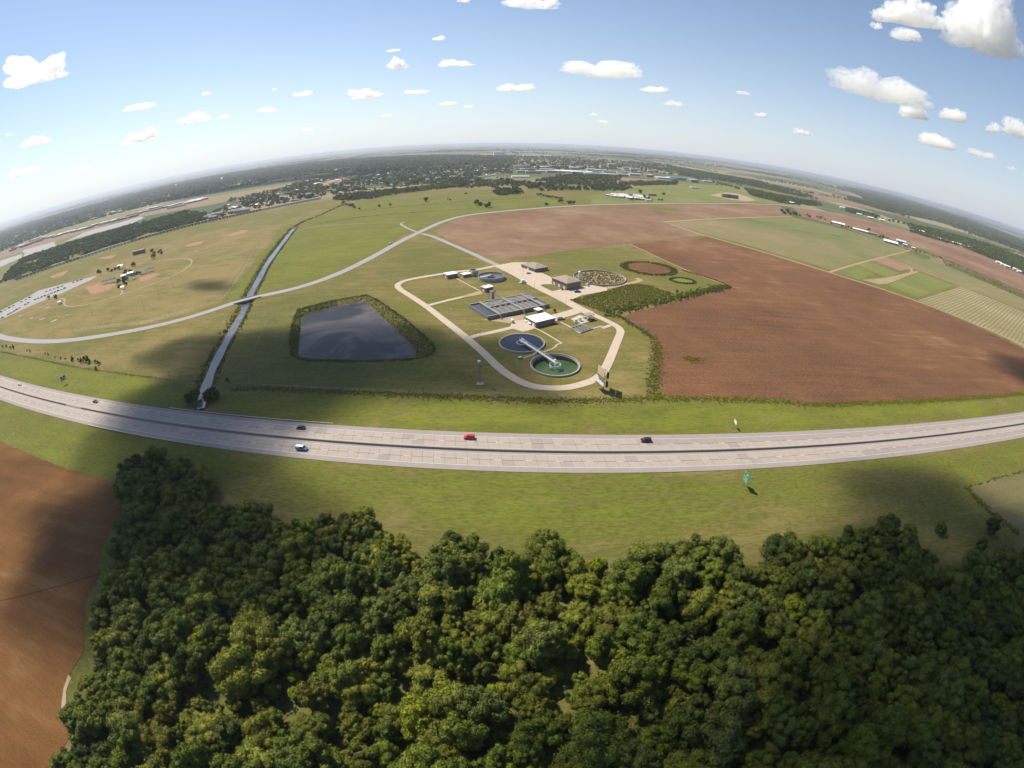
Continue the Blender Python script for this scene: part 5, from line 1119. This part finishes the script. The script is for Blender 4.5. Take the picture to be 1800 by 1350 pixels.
# ---------------------------------------------------------------- far trees
ind, mass = [], []
def put(px_list, label, s=1., nm='field_tree', kinds=None):
    for k, (px, py) in enumerate(px_list): x, y = g1(px, py); ind.append((x, y, s * random.uniform(.85, 1.15), label, nm))
put([(747, 354)], 'lone dark tree in the green pasture behind the country road', 1.5)
put([(819, 341.5)], 'small lone tree high in the pale pasture', 1.); put([(787, 351), (791, 352)], 'low bush pair in the green pasture', .7)
put([(604, 359), (608, 361), (612, 362), (616, 363), (620, 364.5), (624, 366)], 'dark tree in the clump at the top of the canal', 1.0); put([(632, 369)], 'small tree just right of the clump above the canal', .9)
put([(667, 364)], 'small tree on the pasture boundary, left of two', .9); put([(685, 362)], 'small tree on the pasture boundary, right of two', 1.)
put([(838, 361), (844, 361.5), (853, 364), (857, 364), (861, 364.5)], 'round tree in the group beside the country road', 1.2)
put([(961, 361), (985, 357), (999, 358), (1003, 358.5), (1007, 358.5)], 'dark tree at the small farmyard by the country road', 1.1)
put([(945 + k * 5.2, 343.5 + k * .9) for k in range(9)], 'tree in the straight shelterbelt in the green pasture', 1.)
put([(1126, 340)], 'round dark tree behind the pale trailer park', 1.6); put([(1166, 343)], 'lone dark tree right of the trailer park', 1.3)
put([(1107, 352), (1112, 353), (1118, 351.5), (1126, 352.5), (1132, 350), (1140, 350), (1146, 353), (1158, 353), (1163, 353)], 'dark tree among the pale trailers', 1.)
put([(1373, 374), (1379, 376), (1385, 375), (1389, 377), (1395, 377), (1400, 379), (1405, 380), (1384, 372)], 'big dark tree in the grove at the corner of the brown field', 1.5)
put([(1419, 380), (1423, 382), (1437, 383), (1442, 384), (1446, 382), (1450, 387), (1462, 394), (1480, 400), (1486, 401), (1491, 400), (1497, 403), (1527, 407), (1546, 417), (1552, 418), (1560, 420)], 'dark tree beside the white farm sheds', 1.)
put([(1610, 443), (1617, 444), (1625, 446), (1640, 452), (1645, 453), (1650, 453), (1653, 454)], 'brown tree in the row right of the farm sheds', .7)
put([(1286, 316), (1296, 325), (1302, 327), (1261, 326), (1268, 327), (1276, 327), (1282, 328), (1291, 331)], 'small tree scattered right of the grain sheds', 1.2)
def band_trees(poly_px, spacing, s=1., frac=1.):
    poly = G(poly_px); p_ = poisson(poly, spacing); p_ = p_[rng.random(len(p_)) < frac]
    for q_ in p_:
        g_ = noise.fractal(Vector((q_[0] / (spacing * 9), q_[1] / (spacing * 9), 2.)), 1., 2., 3)
        if g_ > -.28 + random.uniform(-.1, .1): mass.append((q_[0], q_[1], s * random.uniform(.55, 1.4)))
W1 = [(3, 497), (40, 486), (88, 467), (133, 454), (187, 435), (240, 419), (301, 402), (362, 387), (366, 377), (330, 371), (300, 379), (232, 396), (187, 409), (112, 431), (40, 455), (12, 480)]
band_trees(W1, 8.5, 1.05)
band_trees([(366, 377), (400, 362), (430, 352), (440, 366), (400, 379), (367, 388)], 12, 1, .7)
band_trees([(580, 350), (600, 343), (650, 338), (700, 333), (780, 326), (860, 322), (860, 327), (780, 332), (700, 341), (650, 350), (620, 354)], 9, 1.1, .85)
band_trees([(865, 336), (915, 333), (918, 341), (875, 344)], 9, 1.2)
band_trees([(760, 322), (860, 315), (920, 320), (980, 325), (1100, 325), (1115, 333), (1090, 336), (950, 336), (918, 334), (870, 332), (780, 330)], 13, 1.3, .8)
band_trees([(1080, 322), (1190, 318), (1190, 325), (1090, 328)], 11, 1.2); band_trees([(1000, 303), (1090, 308), (1095, 314), (1000, 316)], 13, 1.3, .9)
band_trees([(940, 318), (1000, 308), (1090, 316), (1080, 324), (950, 326)], 12, 1.3, .8)
T2 = [(400, 352), (480, 336), (560, 312), (700, 300), (900, 295), (900, 318), (780, 322), (640, 336), (560, 346), (470, 364), (400, 375)]
band_trees(T2, 17, 1.35, .75)
T1 = [(0, 412), (100, 378), (200, 350), (300, 325), (400, 305), (560, 284), (760, 273), (900, 276), (900, 296), (700, 300), (560, 306), (480, 319), (380, 338), (300, 353), (200, 377), (100, 405), (0, 442)]
band_trees(T1, 27, 2.1, .9)
band_trees([(900, 276), (1000, 280), (1180, 291), (1190, 300), (1100, 296), (960, 300), (900, 298)], 38, 2.2, .55)
band_trees([(1170, 292), (1200, 297), (1330, 318), (1420, 342), (1440, 352), (1380, 340), (1310, 325), (1200, 308)], 15, 1.4, .7)
band_trees([(1308, 331), (1340, 338), (1380, 346), (1440, 357), (1450, 362), (1400, 361), (1370, 356), (1320, 344)], 10, 1.2, .75)
band_trees([(1490, 366), (1520, 373), (1545, 379), (1545, 382), (1510, 378), (1485, 371)], 9, 1.1)
band_trees([(1596, 393), (1640, 403), (1720, 425), (1840, 470), (1840, 505), (1760, 462), (1700, 438), (1640, 420), (1600, 408)], 9.5, 1.2, .95)
band_trees([(1490, 345), (1560, 362), (1640, 382), (1640, 388), (1560, 372), (1490, 352)], 12, 1.3, .8)
band_trees([(1480, 328), (1560, 340), (1700, 385), (1840, 440), (1840, 462), (1700, 408), (1600, 375), (1520, 350)], 26, 1.8, .8)
for k in range(120):                                              # hedgerows and shelter belts of the far plain
    an_ = random.choice((0, math.pi / 2)) + .05; d0 = random.uniform(2200, 13000); az = random.uniform(R(-72), R(72)); cx, cy = d0 * math.sin(az), d0 * math.cos(az); L0 = random.uniform(400, 2200); n_ = int(L0 / (16 + d0 / 450))
    for j in range(n_):
        s_ = (j / n_ - .5) * L0 + random.uniform(-6, 6); mass.append((cx + math.cos(an_) * s_ + random.gauss(0, 6), cy + math.sin(an_) * s_ + random.gauss(0, 6), random.uniform(1.1, 1.8) * (1 + d0 / 14000)))
for k in range(70):                                               # far woods
    d0 = random.uniform(3500, 16000); az = random.uniform(R(-75), R(75)); cx, cy = d0 * math.sin(az), d0 * math.cos(az); w0, h0 = random.uniform(200, 1300), random.uniform(100, 380); n_ = int(w0 * h0 / 900)
    for j in range(min(n_, 330)): mass.append((cx + random.gauss(0, w0 / 2), cy + random.gauss(0, h0 / 2), random.uniform(1.6, 2.9)))
mass = np.array(mass); dm = np.hypot(mass[:, 0], mass[:, 1]); pm_ = prj(np.c_[mass[:, :2], np.zeros(len(mass))])
ok = np.ones(len(mass), bool)
for cl_ in ([(395, 358), (420, 350), (425, 362), (402, 372)], [(480, 342), (500, 338), (505, 346), (485, 350)], [(850, 305), (905, 305), (915, 318), (840, 318)], [(560, 322), (610, 312), (600, 322), (570, 330)]): ok &= ~inpoly(pm_, cl_)
mass = mass[ok]; dm = dm[ok]; pm_ = pm_[ok]
vis_ = (pm_[:, 0] > 0) & (pm_[:, 0] < 1800) & (mass[:, 1] > 0)
o_ = np.argsort(np.where(vis_, dm / mass[:, 2], 1e9)); nxt = 290 - len(ind)
near_i = o_[:nxt]; sel = np.zeros(len(mass), bool); sel[near_i] = True
for i in near_i:
    q_ = pm_[i]; lab = 'green tree edging the belt wood' if q_[0] < 370 else 'dark treeline tree beyond the pasture' if q_[0] < 1200 else 'dark tree beyond the long brown field'
    ind.append((mass[i, 0], mass[i, 1], mass[i, 2], lab, 'field_tree'))
for k, (x, y, s, lab, nm) in enumerate(ind): place_tree(MID[(k * 7 + int(x)) % 6], x, y, s, lab, 'tree', lab.split(' ', 1)[1] if lab.count('tree') else None, nm)
FAR = [crown_mesh('far_crown', LEAF[k], 4.4, 6, .6, 7, 260, .8, 700 + i, ICO1) for i, k in enumerate(('dark', 'mid', 'mid', 'olive', 'mid'))]
fcol = instancer_collection('distant_tree_kind', FAR)
rm = mass[~sel]; print('far trees', len(rm), 'ind', len(ind))
stuff(gn_scatter('distant_woods', rm[:, :2], rm[:, 2], fcol, 5), 'trees of the town and the far plain fading into haze', 'woods')

# ---------------------------------------------------------------- houses, town, farm sheds
_hm = {}
def house(x, y, L0, W0, h, rz, roof, wall, label, group, name='house', cat='house', flat=False):
    key = (round(L0), round(W0), round(h), roof, wall, flat)
    if key not in _hm:
        L1, W1_, h1 = key[:3]; b_ = MB().box((0, 0, h1 / 2), (L1, W1_, h1)); mw = bpy.data.meshes.new('wall'); mw.from_pydata(b_.v, [], b_.f); mw.materials.append(M[wall]); o1 = .5
        if flat: r_ = MB().box((0, 0, h1 + .2), (L1 + .4, W1_ + .4, .4))
        else: r_ = MB().add([(-L1 / 2 - o1, -W1_ / 2 - o1, h1), (L1 / 2 + o1, -W1_ / 2 - o1, h1), (L1 / 2 + o1, W1_ / 2 + o1, h1), (-L1 / 2 - o1, W1_ / 2 + o1, h1), (-L1 / 2 - o1, 0, h1 + W1_ * .25), (L1 / 2 + o1, 0, h1 + W1_ * .25)], [(0, 1, 5, 4), (2, 3, 4, 5), (0, 4, 3), (1, 2, 5), (3, 2, 1, 0)])
        mr = bpy.data.meshes.new('roof'); mr.from_pydata(r_.v, [], r_.f); mr.materials.append(M[roof])
        wn_ = MB()
        for s_ in (-1, 1):
            for q_ in range(max(2, int(L1 / 5))): wn_.box(((q_ + .5) / max(2, int(L1 / 5)) * L1 - L1 / 2, s_ * (W1_ / 2 + .04), h1 * .55), (1.3, .1, h1 * .3))
        mwn = bpy.data.meshes.new('window_row'); mwn.from_pydata(wn_.v, [], wn_.f); mwn.materials.append(M['glass']); _hm[key] = (mw, mr, mwn)
    t = thing(name, label, cat, (x, y, 0), rz, group); a_, b_, c_ = _hm[key]; link('wall', a_, t); link('roof', b_, t); link('windows', c_, t)['kind'] = 'stuff'; return t
nh = 0
for q_ in poisson(G(T2), 62):
    rf = random.choice(['roof_grey', 'roof_grey', 'metal_roof', 'roof_tan']); nh += 1
    house(*q_, random.choice((13, 16, 20)), random.choice((8, 10)), 3, random.choice((.2, .2 + math.pi / 2)), rf, 'house_wall', {'roof_grey': 'grey', 'metal_roof': 'white', 'roof_tan': 'tan'}[rf] + ' roofed house in town', 'small houses among the town trees')
for q_ in poisson(G(T1), 150)[::1][:70]:
    rf = random.choice(['metal_roof', 'roof_white', 'roof_grey']); house(*q_, 34, 16, 8, .2, rf, 'house_wall', {'roof_grey': 'grey', 'metal_roof': 'pale', 'roof_white': 'white'}[rf] + ' roof in the far dark woods', 'roofs in the far dark town woods', flat=True)
for px in [(366, 384), (372, 381), (379, 379), (386, 378), (408, 375), (414, 373), (420, 374), (426, 371), (432, 372), (375, 385)]:
    house(*g1(*px), 20, 11, 6, .35, 'roof_grey', 'house_wall', 'grey apartment block beside the train', 'pale apartment blocks beside the train', 'apartment_block', 'apartment')
for k in range(75):                                               # downtown blocks
    px = random.uniform(905, 1150); py = 296 + (px - 905) * .035 + random.uniform(-6, 8); rf = random.choice(['metal_roof', 'roof_white', 'conc', 'roof_tan']); wl = random.choice(['red_brick', 'house_wall', 'conc'])
    house(*g1(px, py), random.choice((30, 45, 60)), random.choice((18, 26)), random.choice((6, 9)), .15, rf, wl, {'red_brick': 'red brick', 'house_wall': 'pale', 'conc': 'grey'}[wl] + ' flat roofed block in town centre', 'flat roofed blocks of the town centre', 'town_block', 'building', True)
for px, L0, W0, h0, rf, wl, lab in [((1075, 297), 45, 30, 28, 'roof_white', 'bare', 'tall cream office block standing out of the town centre'), ((1060, 296), 30, 22, 18, 'conc', 'conc', 'grey office block left of the tall cream one'), ((1008, 304), 150, 60, 8, 'roof_white', 'house_wall', 'very long white roofed warehouse in front of the town centre'), ((878, 273), 110, 50, 34, 'roof_white', 'white', 'huge pale mill on the horizon beyond the town'),
                                    ((1127, 301), 12, 12, 26, 'conc', 'red_brick', 'left brick tower beside the rail yard'), ((1134, 302), 12, 12, 26, 'conc', 'red_brick', 'right brick tower beside the rail yard'), ((945, 275), 260, 60, 10, 'roof_white', 'white', 'long white plant on the horizon right of the mill'), ((915, 312), 60, 22, 5, 'roof_white', 'white', 'long white roofed store among the trees'),
                                    ((1197, 316), 130, 45, 10, 'roof_teal', 'house_wall', 'long grey green metal shed at the grain yard'), ((1217, 320), 35, 40, 11, 'metal_roof', 'conc_dark', 'tall dark fronted shed at the end of the grain yard'), ((1170, 314), 90, 40, 5, 'roof_white', 'house_wall', 'pale concrete shed left of the grey green metal shed'), ((1166, 320), 60, 30, 8, 'roof_tan', 'conc', 'brownish yard building below the pale shed'), ((1243, 320), 50, 22, 5, 'roof_white', 'house_wall', 'white roofed shed right of the grain yard'),
                                    ((1219, 331), 26, 18, 4, 'metal_roof', 'conc', 'lone grey shed in the green field before the grain yard'), ((1146, 344), 22, 8, 4, 'roof_brown', 'brick', 'long brown shed behind the trailers')]:
    big = h0 > 15 or L0 > 80; house(*g1(*px), L0, W0, h0, .15, rf, wl, lab, None, 'tower_block' if h0 > 15 else 'shed', 'building', True)
x, y = g1(1284, 348); t = thing('unfinished_building', 'reddish four winged building under construction on bare soil', 'building', (x, y, 0), -.1)
for k, (dx, dy) in enumerate(((-18, 0), (-6, 3), (6, 0), (18, 3))): w = MB().box((dx, dy, 5.5), (11.4, 16, 11)).build('wing', 'red_brick', t); MB().box((dx, dy, 11.2), (11.8, 16.4, .4)).build('roof', 'conc', w)
MB().box((-27, 2, 5), (5, 14, 10)).build('wall', 'bare', t)
sheet('bare_ground', [tuple(p_) for p_ in G([(1248, 343), (1275, 338), (1300, 341), (1330, 352), (1312, 354), (1285, 351), (1265, 346)])], .05, 'bare', 8, 3)
for k in range(46):                                               # trailer park
    px = random.uniform(1070, 1140); py = 342.5 + random.uniform(0, 1) * (3 + (px - 1070) / 70 * 7) + max(0, (px - 1100) * .03)
    house(*g1(px, py), 14, 5, 3, random.uniform(-.5, .2), random.choice(['roof_white', 'metal_roof', 'roof_tan']), 'house_wall', 'pale trailer home behind the road', 'pale trailer homes behind the country road', 'trailer_home', 'trailer')
for px, L0, W0, rf, lab in [((1473, 395), 34, 12, 'roof_white', 'white roofed farm shed, first in the farm row'), ((1512, 407), 40, 9, 'roof_white', 'long low white farm shed in the middle of the farm row'), ((1565, 428), 34, 14, 'roof_white', 'broad white farm shed at the right end of the farm row'), ((1583, 428), 24, 12, 'metal_roof', 'tall blue grey metal shed at the right end of the farm row'), ((1549, 416), 12, 9, 'roof_brown', 'small brown roofed farmhouse behind the white sheds'), ((1533, 412), 22, 5, 'conc', 'low grey feeder shed beside the farmhouse'), ((1590, 434), 10, 6, 'metal_roof', 'tiny pale shed in front of the metal shed'), ((1605, 438), 9, 5, 'roof_white', 'white trailer right of the farm row')]:
    house(*g1(*px), L0, W0, 6 if rf == 'metal_roof' else 4, -.62, rf, 'house_wall', lab, None, 'farm_shed', 'shed')
struct(strip(MB(), smooth_line(G([(1440, 387), (1500, 404), (1560, 426), (1605, 439), (1640, 452)])), 9, .07).build('farmyard', 'track'))
for k in range(16): px = 1640 + k * 4.4; house(*g1(px, 417.5 + k * 1.25), 14, 8, 4, -.6, 'roof_white', 'white', 'white hut along the brown field edge', 'white huts along the far edge of the brown field', 'hut', 'hut')
for px in [(1391, 358), (1510, 378), (1530, 384), (1480, 366), (1755, 463), (1763, 467), (1785, 475), (1792, 479), (1770, 470), (1550, 388), (1620, 408)]:
    house(*g1(*px), 20, 10, 4, -.4, 'roof_white', 'house_wall', 'white roofed building along the far road on the right', 'white buildings along the far road', 'shed', 'shed')
# strip of shops and yards behind the belt wood on the left
for a_, b_, n in (((60, 425), (135, 403), 12), ((130, 407), (240, 378), 16), ((20, 440), (70, 420), 9), ((250, 372), (360, 350), 18), ((290, 366), (345, 354), 7), ((640, 300), (780, 294), 14), ((470, 322), (560, 302), 9)):
    for i in range(n):
        px = a_[0] + (b_[0] - a_[0]) * (i + random.random() * .6) / n; py = a_[1] + (b_[1] - a_[1]) * i / n + random.uniform(-2, 2); rf = random.choice(['roof_white', 'metal_roof', 'roof_brown', 'roof_grey'])
        house(*g1(px, py), random.choice((30, 45, 70)), random.choice((16, 24)), 6, .32, rf, random.choice(['house_wall', 'red_brick']), {'roof_white': 'white', 'metal_roof': 'pale', 'roof_brown': 'brown', 'roof_grey': 'grey'}[rf] + ' roofed store in the town strip', 'stores in the commercial strip of the town', 'store', 'building', True)
for px in ([(112, 426), (232, 393), (255, 382), (247, 381), (150, 408)], [(40, 452), (100, 432), (95, 425), (40, 440)], [(0, 470), (40, 452), (40, 446), (0, 458)]): sheet('parking_lot', [tuple(p_) for p_ in G(px)], .06, 'asphalt', 20, 6)
sheet('bare_ground', [tuple(p_) for p_ in G([(560, 322), (600, 311), (612, 312), (598, 322), (575, 328)])], .06, 'infield', 20, 6)
# water towers
for px, h0, lab in [((391, 322), 42, 'white mushroom water tower above the dark town woods'), ((310, 330), 36, 'slim white water tower left of the mushroom one')]:
    x, y = g1(*px); t = thing('water_tower', lab, 'water tower', (x, y, 0)); MB().cyl((0, 0, 0), (0, 0, h0 * .75), 3, 2.4, 12).build('stem', 'white', t); m_ = MB(); m_.cyl((0, 0, h0 * .72), (0, 0, h0 * .86), 4, 12, 20); m_.cyl((0, 0, h0 * .86), (0, 0, h0), 12, 4, 20); m_.build('bowl', 'white', t)
# orchard rows
ol = []
for k in range(5):
    a0, b0 = np.array(g1(1655 + k * 2, 455 + k * 3)), np.array(g1(1835, 530 + k * 3)); n = 60
    for j in range(n): ol.append(a0 + (b0 - a0) * j / n)
o_ = gn_scatter('orchard_rows', np.array(ol), rng.uniform(.35, .5, len(ol)), fcol, 5); tag(stuff(o_), 'rows of small orchard trees at the right edge beyond the green strip', 'orchard')

# ---------------------------------------------------------------- clouds (vapour bodies) high over the country
def cloud_mat(name, dens, solid=True):
    m, nt, out = new_mat(name); v_ = nt.nodes.new('ShaderNodeVolumePrincipled'); v_.inputs['Color'].default_value = (1, 1, 1, 1); v_.inputs['Density'].default_value = dens; v_.inputs['Anisotropy'].default_value = .4
    if not solid:
        n1 = nz(nt, pos(nt, use='obj'), 9. * math.sqrt(dens) * .02, 5, .6); nt.links.new(mth(nt, 'MULTIPLY', ramp_f(nt, n1, .36, .72), dens * 1.6), v_.inputs['Density'])
        try: m.cycles.volume_step_rate = .35
        except Exception: pass
    nt.links.new(v_.outputs[0], out.inputs['Volume']); return m
CM = {}
def cloud(c, hw, hd, hh_, rz, label, group, dens, seed, lens=False):
    r_ = np.random.default_rng(seed); v = ICO5[0].copy(); blobs = []
    for k in range(9): blobs.append((np.array([r_.uniform(-.62, .62), r_.uniform(-.6, .6), r_.uniform(-.1, .45)]), r_.uniform(.3, .52)))
    blobs.append((np.zeros(3), .5)); rad = np.full(len(v), .25)
    for b_, br in blobs:
        pd = v @ b_; disc_ = pd * pd - (b_ @ b_ - br * br); rr_ = np.where(disc_ > 0, pd + np.sqrt(np.maximum(disc_, 0)), 0); rad = np.maximum(rad, rr_)
    nn = np.array([noise.fractal(Vector(p_ * 2.3 + seed), .8, 2.1, 5) for p_ in v]); rad = rad * (1 + .3 * nn)
    w = v * rad[:, None]; w[:, 2] = np.where(w[:, 2] < 0, w[:, 2] * .35, w[:, 2]) * (.6 if lens else 1)
    w = w * [hw, hd, hh_]; me_ = bpy.data.meshes.new('cloud'); me_.from_pydata(w.tolist(), [], ICO5[1].tolist())
    key = (round(math.log2(dens) * 2) / 2, lens)
    if key not in CM: CM[key] = cloud_mat(f'cloud_vapour_{len(CM)}', 2 ** key[0], lens)
    me_.materials.append(CM[key]); me_.polygons.foreach_set('use_smooth', [True] * len(me_.polygons)); o_ = link('cloud', me_, None, tuple(c), rz); tag(o_, label, 'cloud', group); return o_
CL = [(70, 127, 100, 42, 'ragged white cloud at the upper left'), (67, 249, 45, 14, 'small cloud low at the left edge'), (43, 304, 52, 14, 'flat cloud nearest the left horizon'), (244, 188, 46, 12, 'slanted little cloud in the left sky'), (245, 243, 52, 20, 'small puffy cloud above the left horizon'),
      (342, 210, 52, 16, 'small flat based cloud left of centre'), (391, 206, 20, 8, ''), (362, 165, 16, 7, ''), (472, 194, 32, 8, ''), (535, 166, 34, 8, ''), (640, 167, 62, 17, 'wide low cloud left of centre'), (699, 112, 42, 25, 'round puffy cloud left of the top centre'), (692, 89, 18, 6, ''), (772, 68, 26, 7, ''), (802, 112, 56, 12, 'flat cloud right of the round puffy one'),
      (733, 162, 48, 7, ''), (905, 156, 58, 15, 'flat little cloud above the town'), (787, 183, 30, 7, ''), (824, 188, 16, 5, ''), (930, 6, 100, 26, 'cloud cut by the top edge at the centre'), (816, 0, 22, 12, ''), (1063, 127, 130, 30, 'long two humped cloud right of the centre'), (1150, 159, 50, 14, 'small cloud below the two humped cloud'), (1184, 183, 38, 11, ''), (1306, 164, 26, 6, ''),
      (1338, 203, 18, 11, ''), (1411, 233, 32, 11, 'small cloud low in the right sky'), (1550, 160, 165, 50, 'long ragged cloud in the right sky'), (1597, 30, 100, 40, 'broken cloud left of the biggest cloud'), (1540, 47, 18, 13, ''), (1594, 63, 48, 20, 'small cloud under the broken one'), (1732, 50, 118, 118, 'biggest white cloud in the upper right corner'), (1605, 200, 45, 24, 'thin cloud below the long ragged one'), (1681, 206, 46, 23, 'puffy cloud at the right, above two small ones'),
      (1640, 249, 60, 24, 'rounded cloud low at the right'), (1746, 226, 26, 19, ''), (1792, 231, 52, 32, 'cloud cut by the right edge'), (1725, 272, 40, 11, ''), (1777, 297, 16, 7, ''), (482, 158, 8, 4, ''), (340, 257, 22, 6, ''), (148, 299, 26, 5, ''), (678, 203, 22, 5, ''), (1045, 202, 16, 4, ''), (1060, 214, 20, 5, ''), (541, 228, 20, 6, ''), (16, 237, 9, 5, '')]
for k, (px, py, w_, h_, lab) in enumerate(CL):
    d_ = ray([(px, py)])[0]; el = max(math.asin(d_[2]), R(2.2)); D = 1150 / math.tan(el); D = min(D, 26000); sl = D / math.cos(el); az = math.atan2(d_[0], d_[1])
    cx, cy, cz = D * math.sin(az), D * math.cos(az), CAM_H + D * math.tan(el); W_ = w_ / 819.5 * sl * .5; H_ = h_ / 819.5 * sl * .5
    cloud((cx, cy, cz - H_ * .3), W_ * 1.05, W_ * .65, H_ * 1.7, -az, lab or 'tiny pale cloud scrap', None if lab else 'tiny cloud scraps', 6. / max(W_, H_) * (1 if lab else .6), 900 + k)
SH = [((290, 755), 88, 80, 0), ((470, 635), 95, 66, .2), ((690, 625), 78, 44, -.1), ((262, 880), 42, 60, 0), ((95, 905), 26, 20, 0), ((1700, 1120), 85, 60, 0), ((1790, 1000), 60, 34, 0), ((1570, 862), 52, 17, 0), ((1560, 1330), 60, 60, 0), ((1110, 1330), 20, 14, 0), ((365, 498), 28, 13, 0), ((500, 318), 700, 300, 0), ((1800, 650), 50, 24, 0)]
for k, (px, a0, b0, rz) in enumerate(SH):
    gx_, gy_ = g1(*px); zc = 1250. + 40 * k; tt_ = zc / SUN_DIR[2]; th = 120
    cloud((gx_ + SUN_DIR[0] * tt_, gy_ + SUN_DIR[1] * tt_, zc), a0 * 1.25, b0 * 1.25, th, rz, 'cumulus cloud overhead shading the country', 'cumulus clouds overhead', .033, 1300 + k, True)

# ---------------------------------------------------------------- haze
m, nt, out = new_mat('haze_air'); v_ = nt.nodes.new('ShaderNodeVolumePrincipled'); v_.inputs['Color'].default_value = (.62, .69, .82, 1); v_.inputs['Density'].default_value = 8e-5; v_.inputs['Anisotropy'].default_value = .3
nt.links.new(v_.outputs[0], out.inputs['Volume'])
hz_ = MB().box((0, 15000, 58.5), (130000, 150000 + 62000, 127)).build('haze', m); hz_['kind'] = 'stuff'

# ---------------------------------------------------------------- labels: tell look-alikes apart by where they stand
bpy.context.view_layer.update()
ORD = ['first', 'second', 'third', 'fourth', 'fifth', 'sixth', 'seventh', 'eighth', 'ninth']
ZX = [(110, 'at the far left'), (250, 'above the ball park'), (400, 'above the loop path'), (520, 'above the canal'), (640, 'above the lagoon'), (760, 'left of the road bend'), (900, 'above the road bend'), (1010, 'above the stubble field'), (1180, 'above the trailers'), (1350, 'above the unfinished block'), (1500, 'above the farm sheds'), (1640, 'behind the white huts'), (9999, 'at the far right')]
def px_of(o_): return prj([tuple(o_.matrix_world.translation)])[0]
def groups():
    d_ = {}
    for o_ in sc.objects:
        if o_.parent is None and 'label' in o_ and o_.get('kind') != 'stuff' and o_.get('category') != 'wagon': d_.setdefault(o_['label'], []).append(o_)
    return {k_: v_ for k_, v_ in d_.items() if len(v_) > 1}
for lab, os_ in groups().items():
    if len(os_) > 9 and max(px_of(o_)[1] for o_ in os_) < 430:
        for o_ in os_:
            q_ = px_of(o_); o_['label'] = lab + ' ' + next(z_ for x_, z_ in ZX if q_[0] < x_)
for lab, os_ in groups().items():
    if len(os_) > 9:
        ys = sorted(px_of(o_)[1] for o_ in os_); a_, b_ = ys[len(ys) // 3], ys[2 * len(ys) // 3]
        for o_ in os_:
            y_ = px_of(o_)[1]; o_['label'] = ('far ' if y_ < a_ else 'midway ' if y_ < b_ else 'near ') + lab
for lab, os_ in groups().items():
    if len(os_) > 9:
        xs_s = sorted(px_of(o_)[0] for o_ in os_); a_, b_ = xs_s[len(xs_s) // 3], xs_s[2 * len(xs_s) // 3]
        for o_ in os_:
            x_ = px_of(o_)[0]; o_['label'] = lab + (', left part' if x_ < a_ else ', middle part' if x_ < b_ else ', right part')
for lab, os_ in groups().items():
    os_.sort(key=lambda o_: px_of(o_)[0]); n_ = len(os_)
    for i_, o_ in enumerate(os_):
        if n_ == 2: w_ = ('left', 'right')[i_]
        elif n_ == 3: w_ = ('left', 'middle', 'right')[i_]
        elif n_ <= 9: w_ = ORD[i_] + ' from left'
        else: break
        if 'group' in o_ or n_ <= 9: o_['label'] = lab + ', ' + w_

for o_ in sc.objects:
    if o_.parent is None and len(str(o_.get('label', '')).replace(',', ' ').split()) > 16: print('LONG', o_['label'])
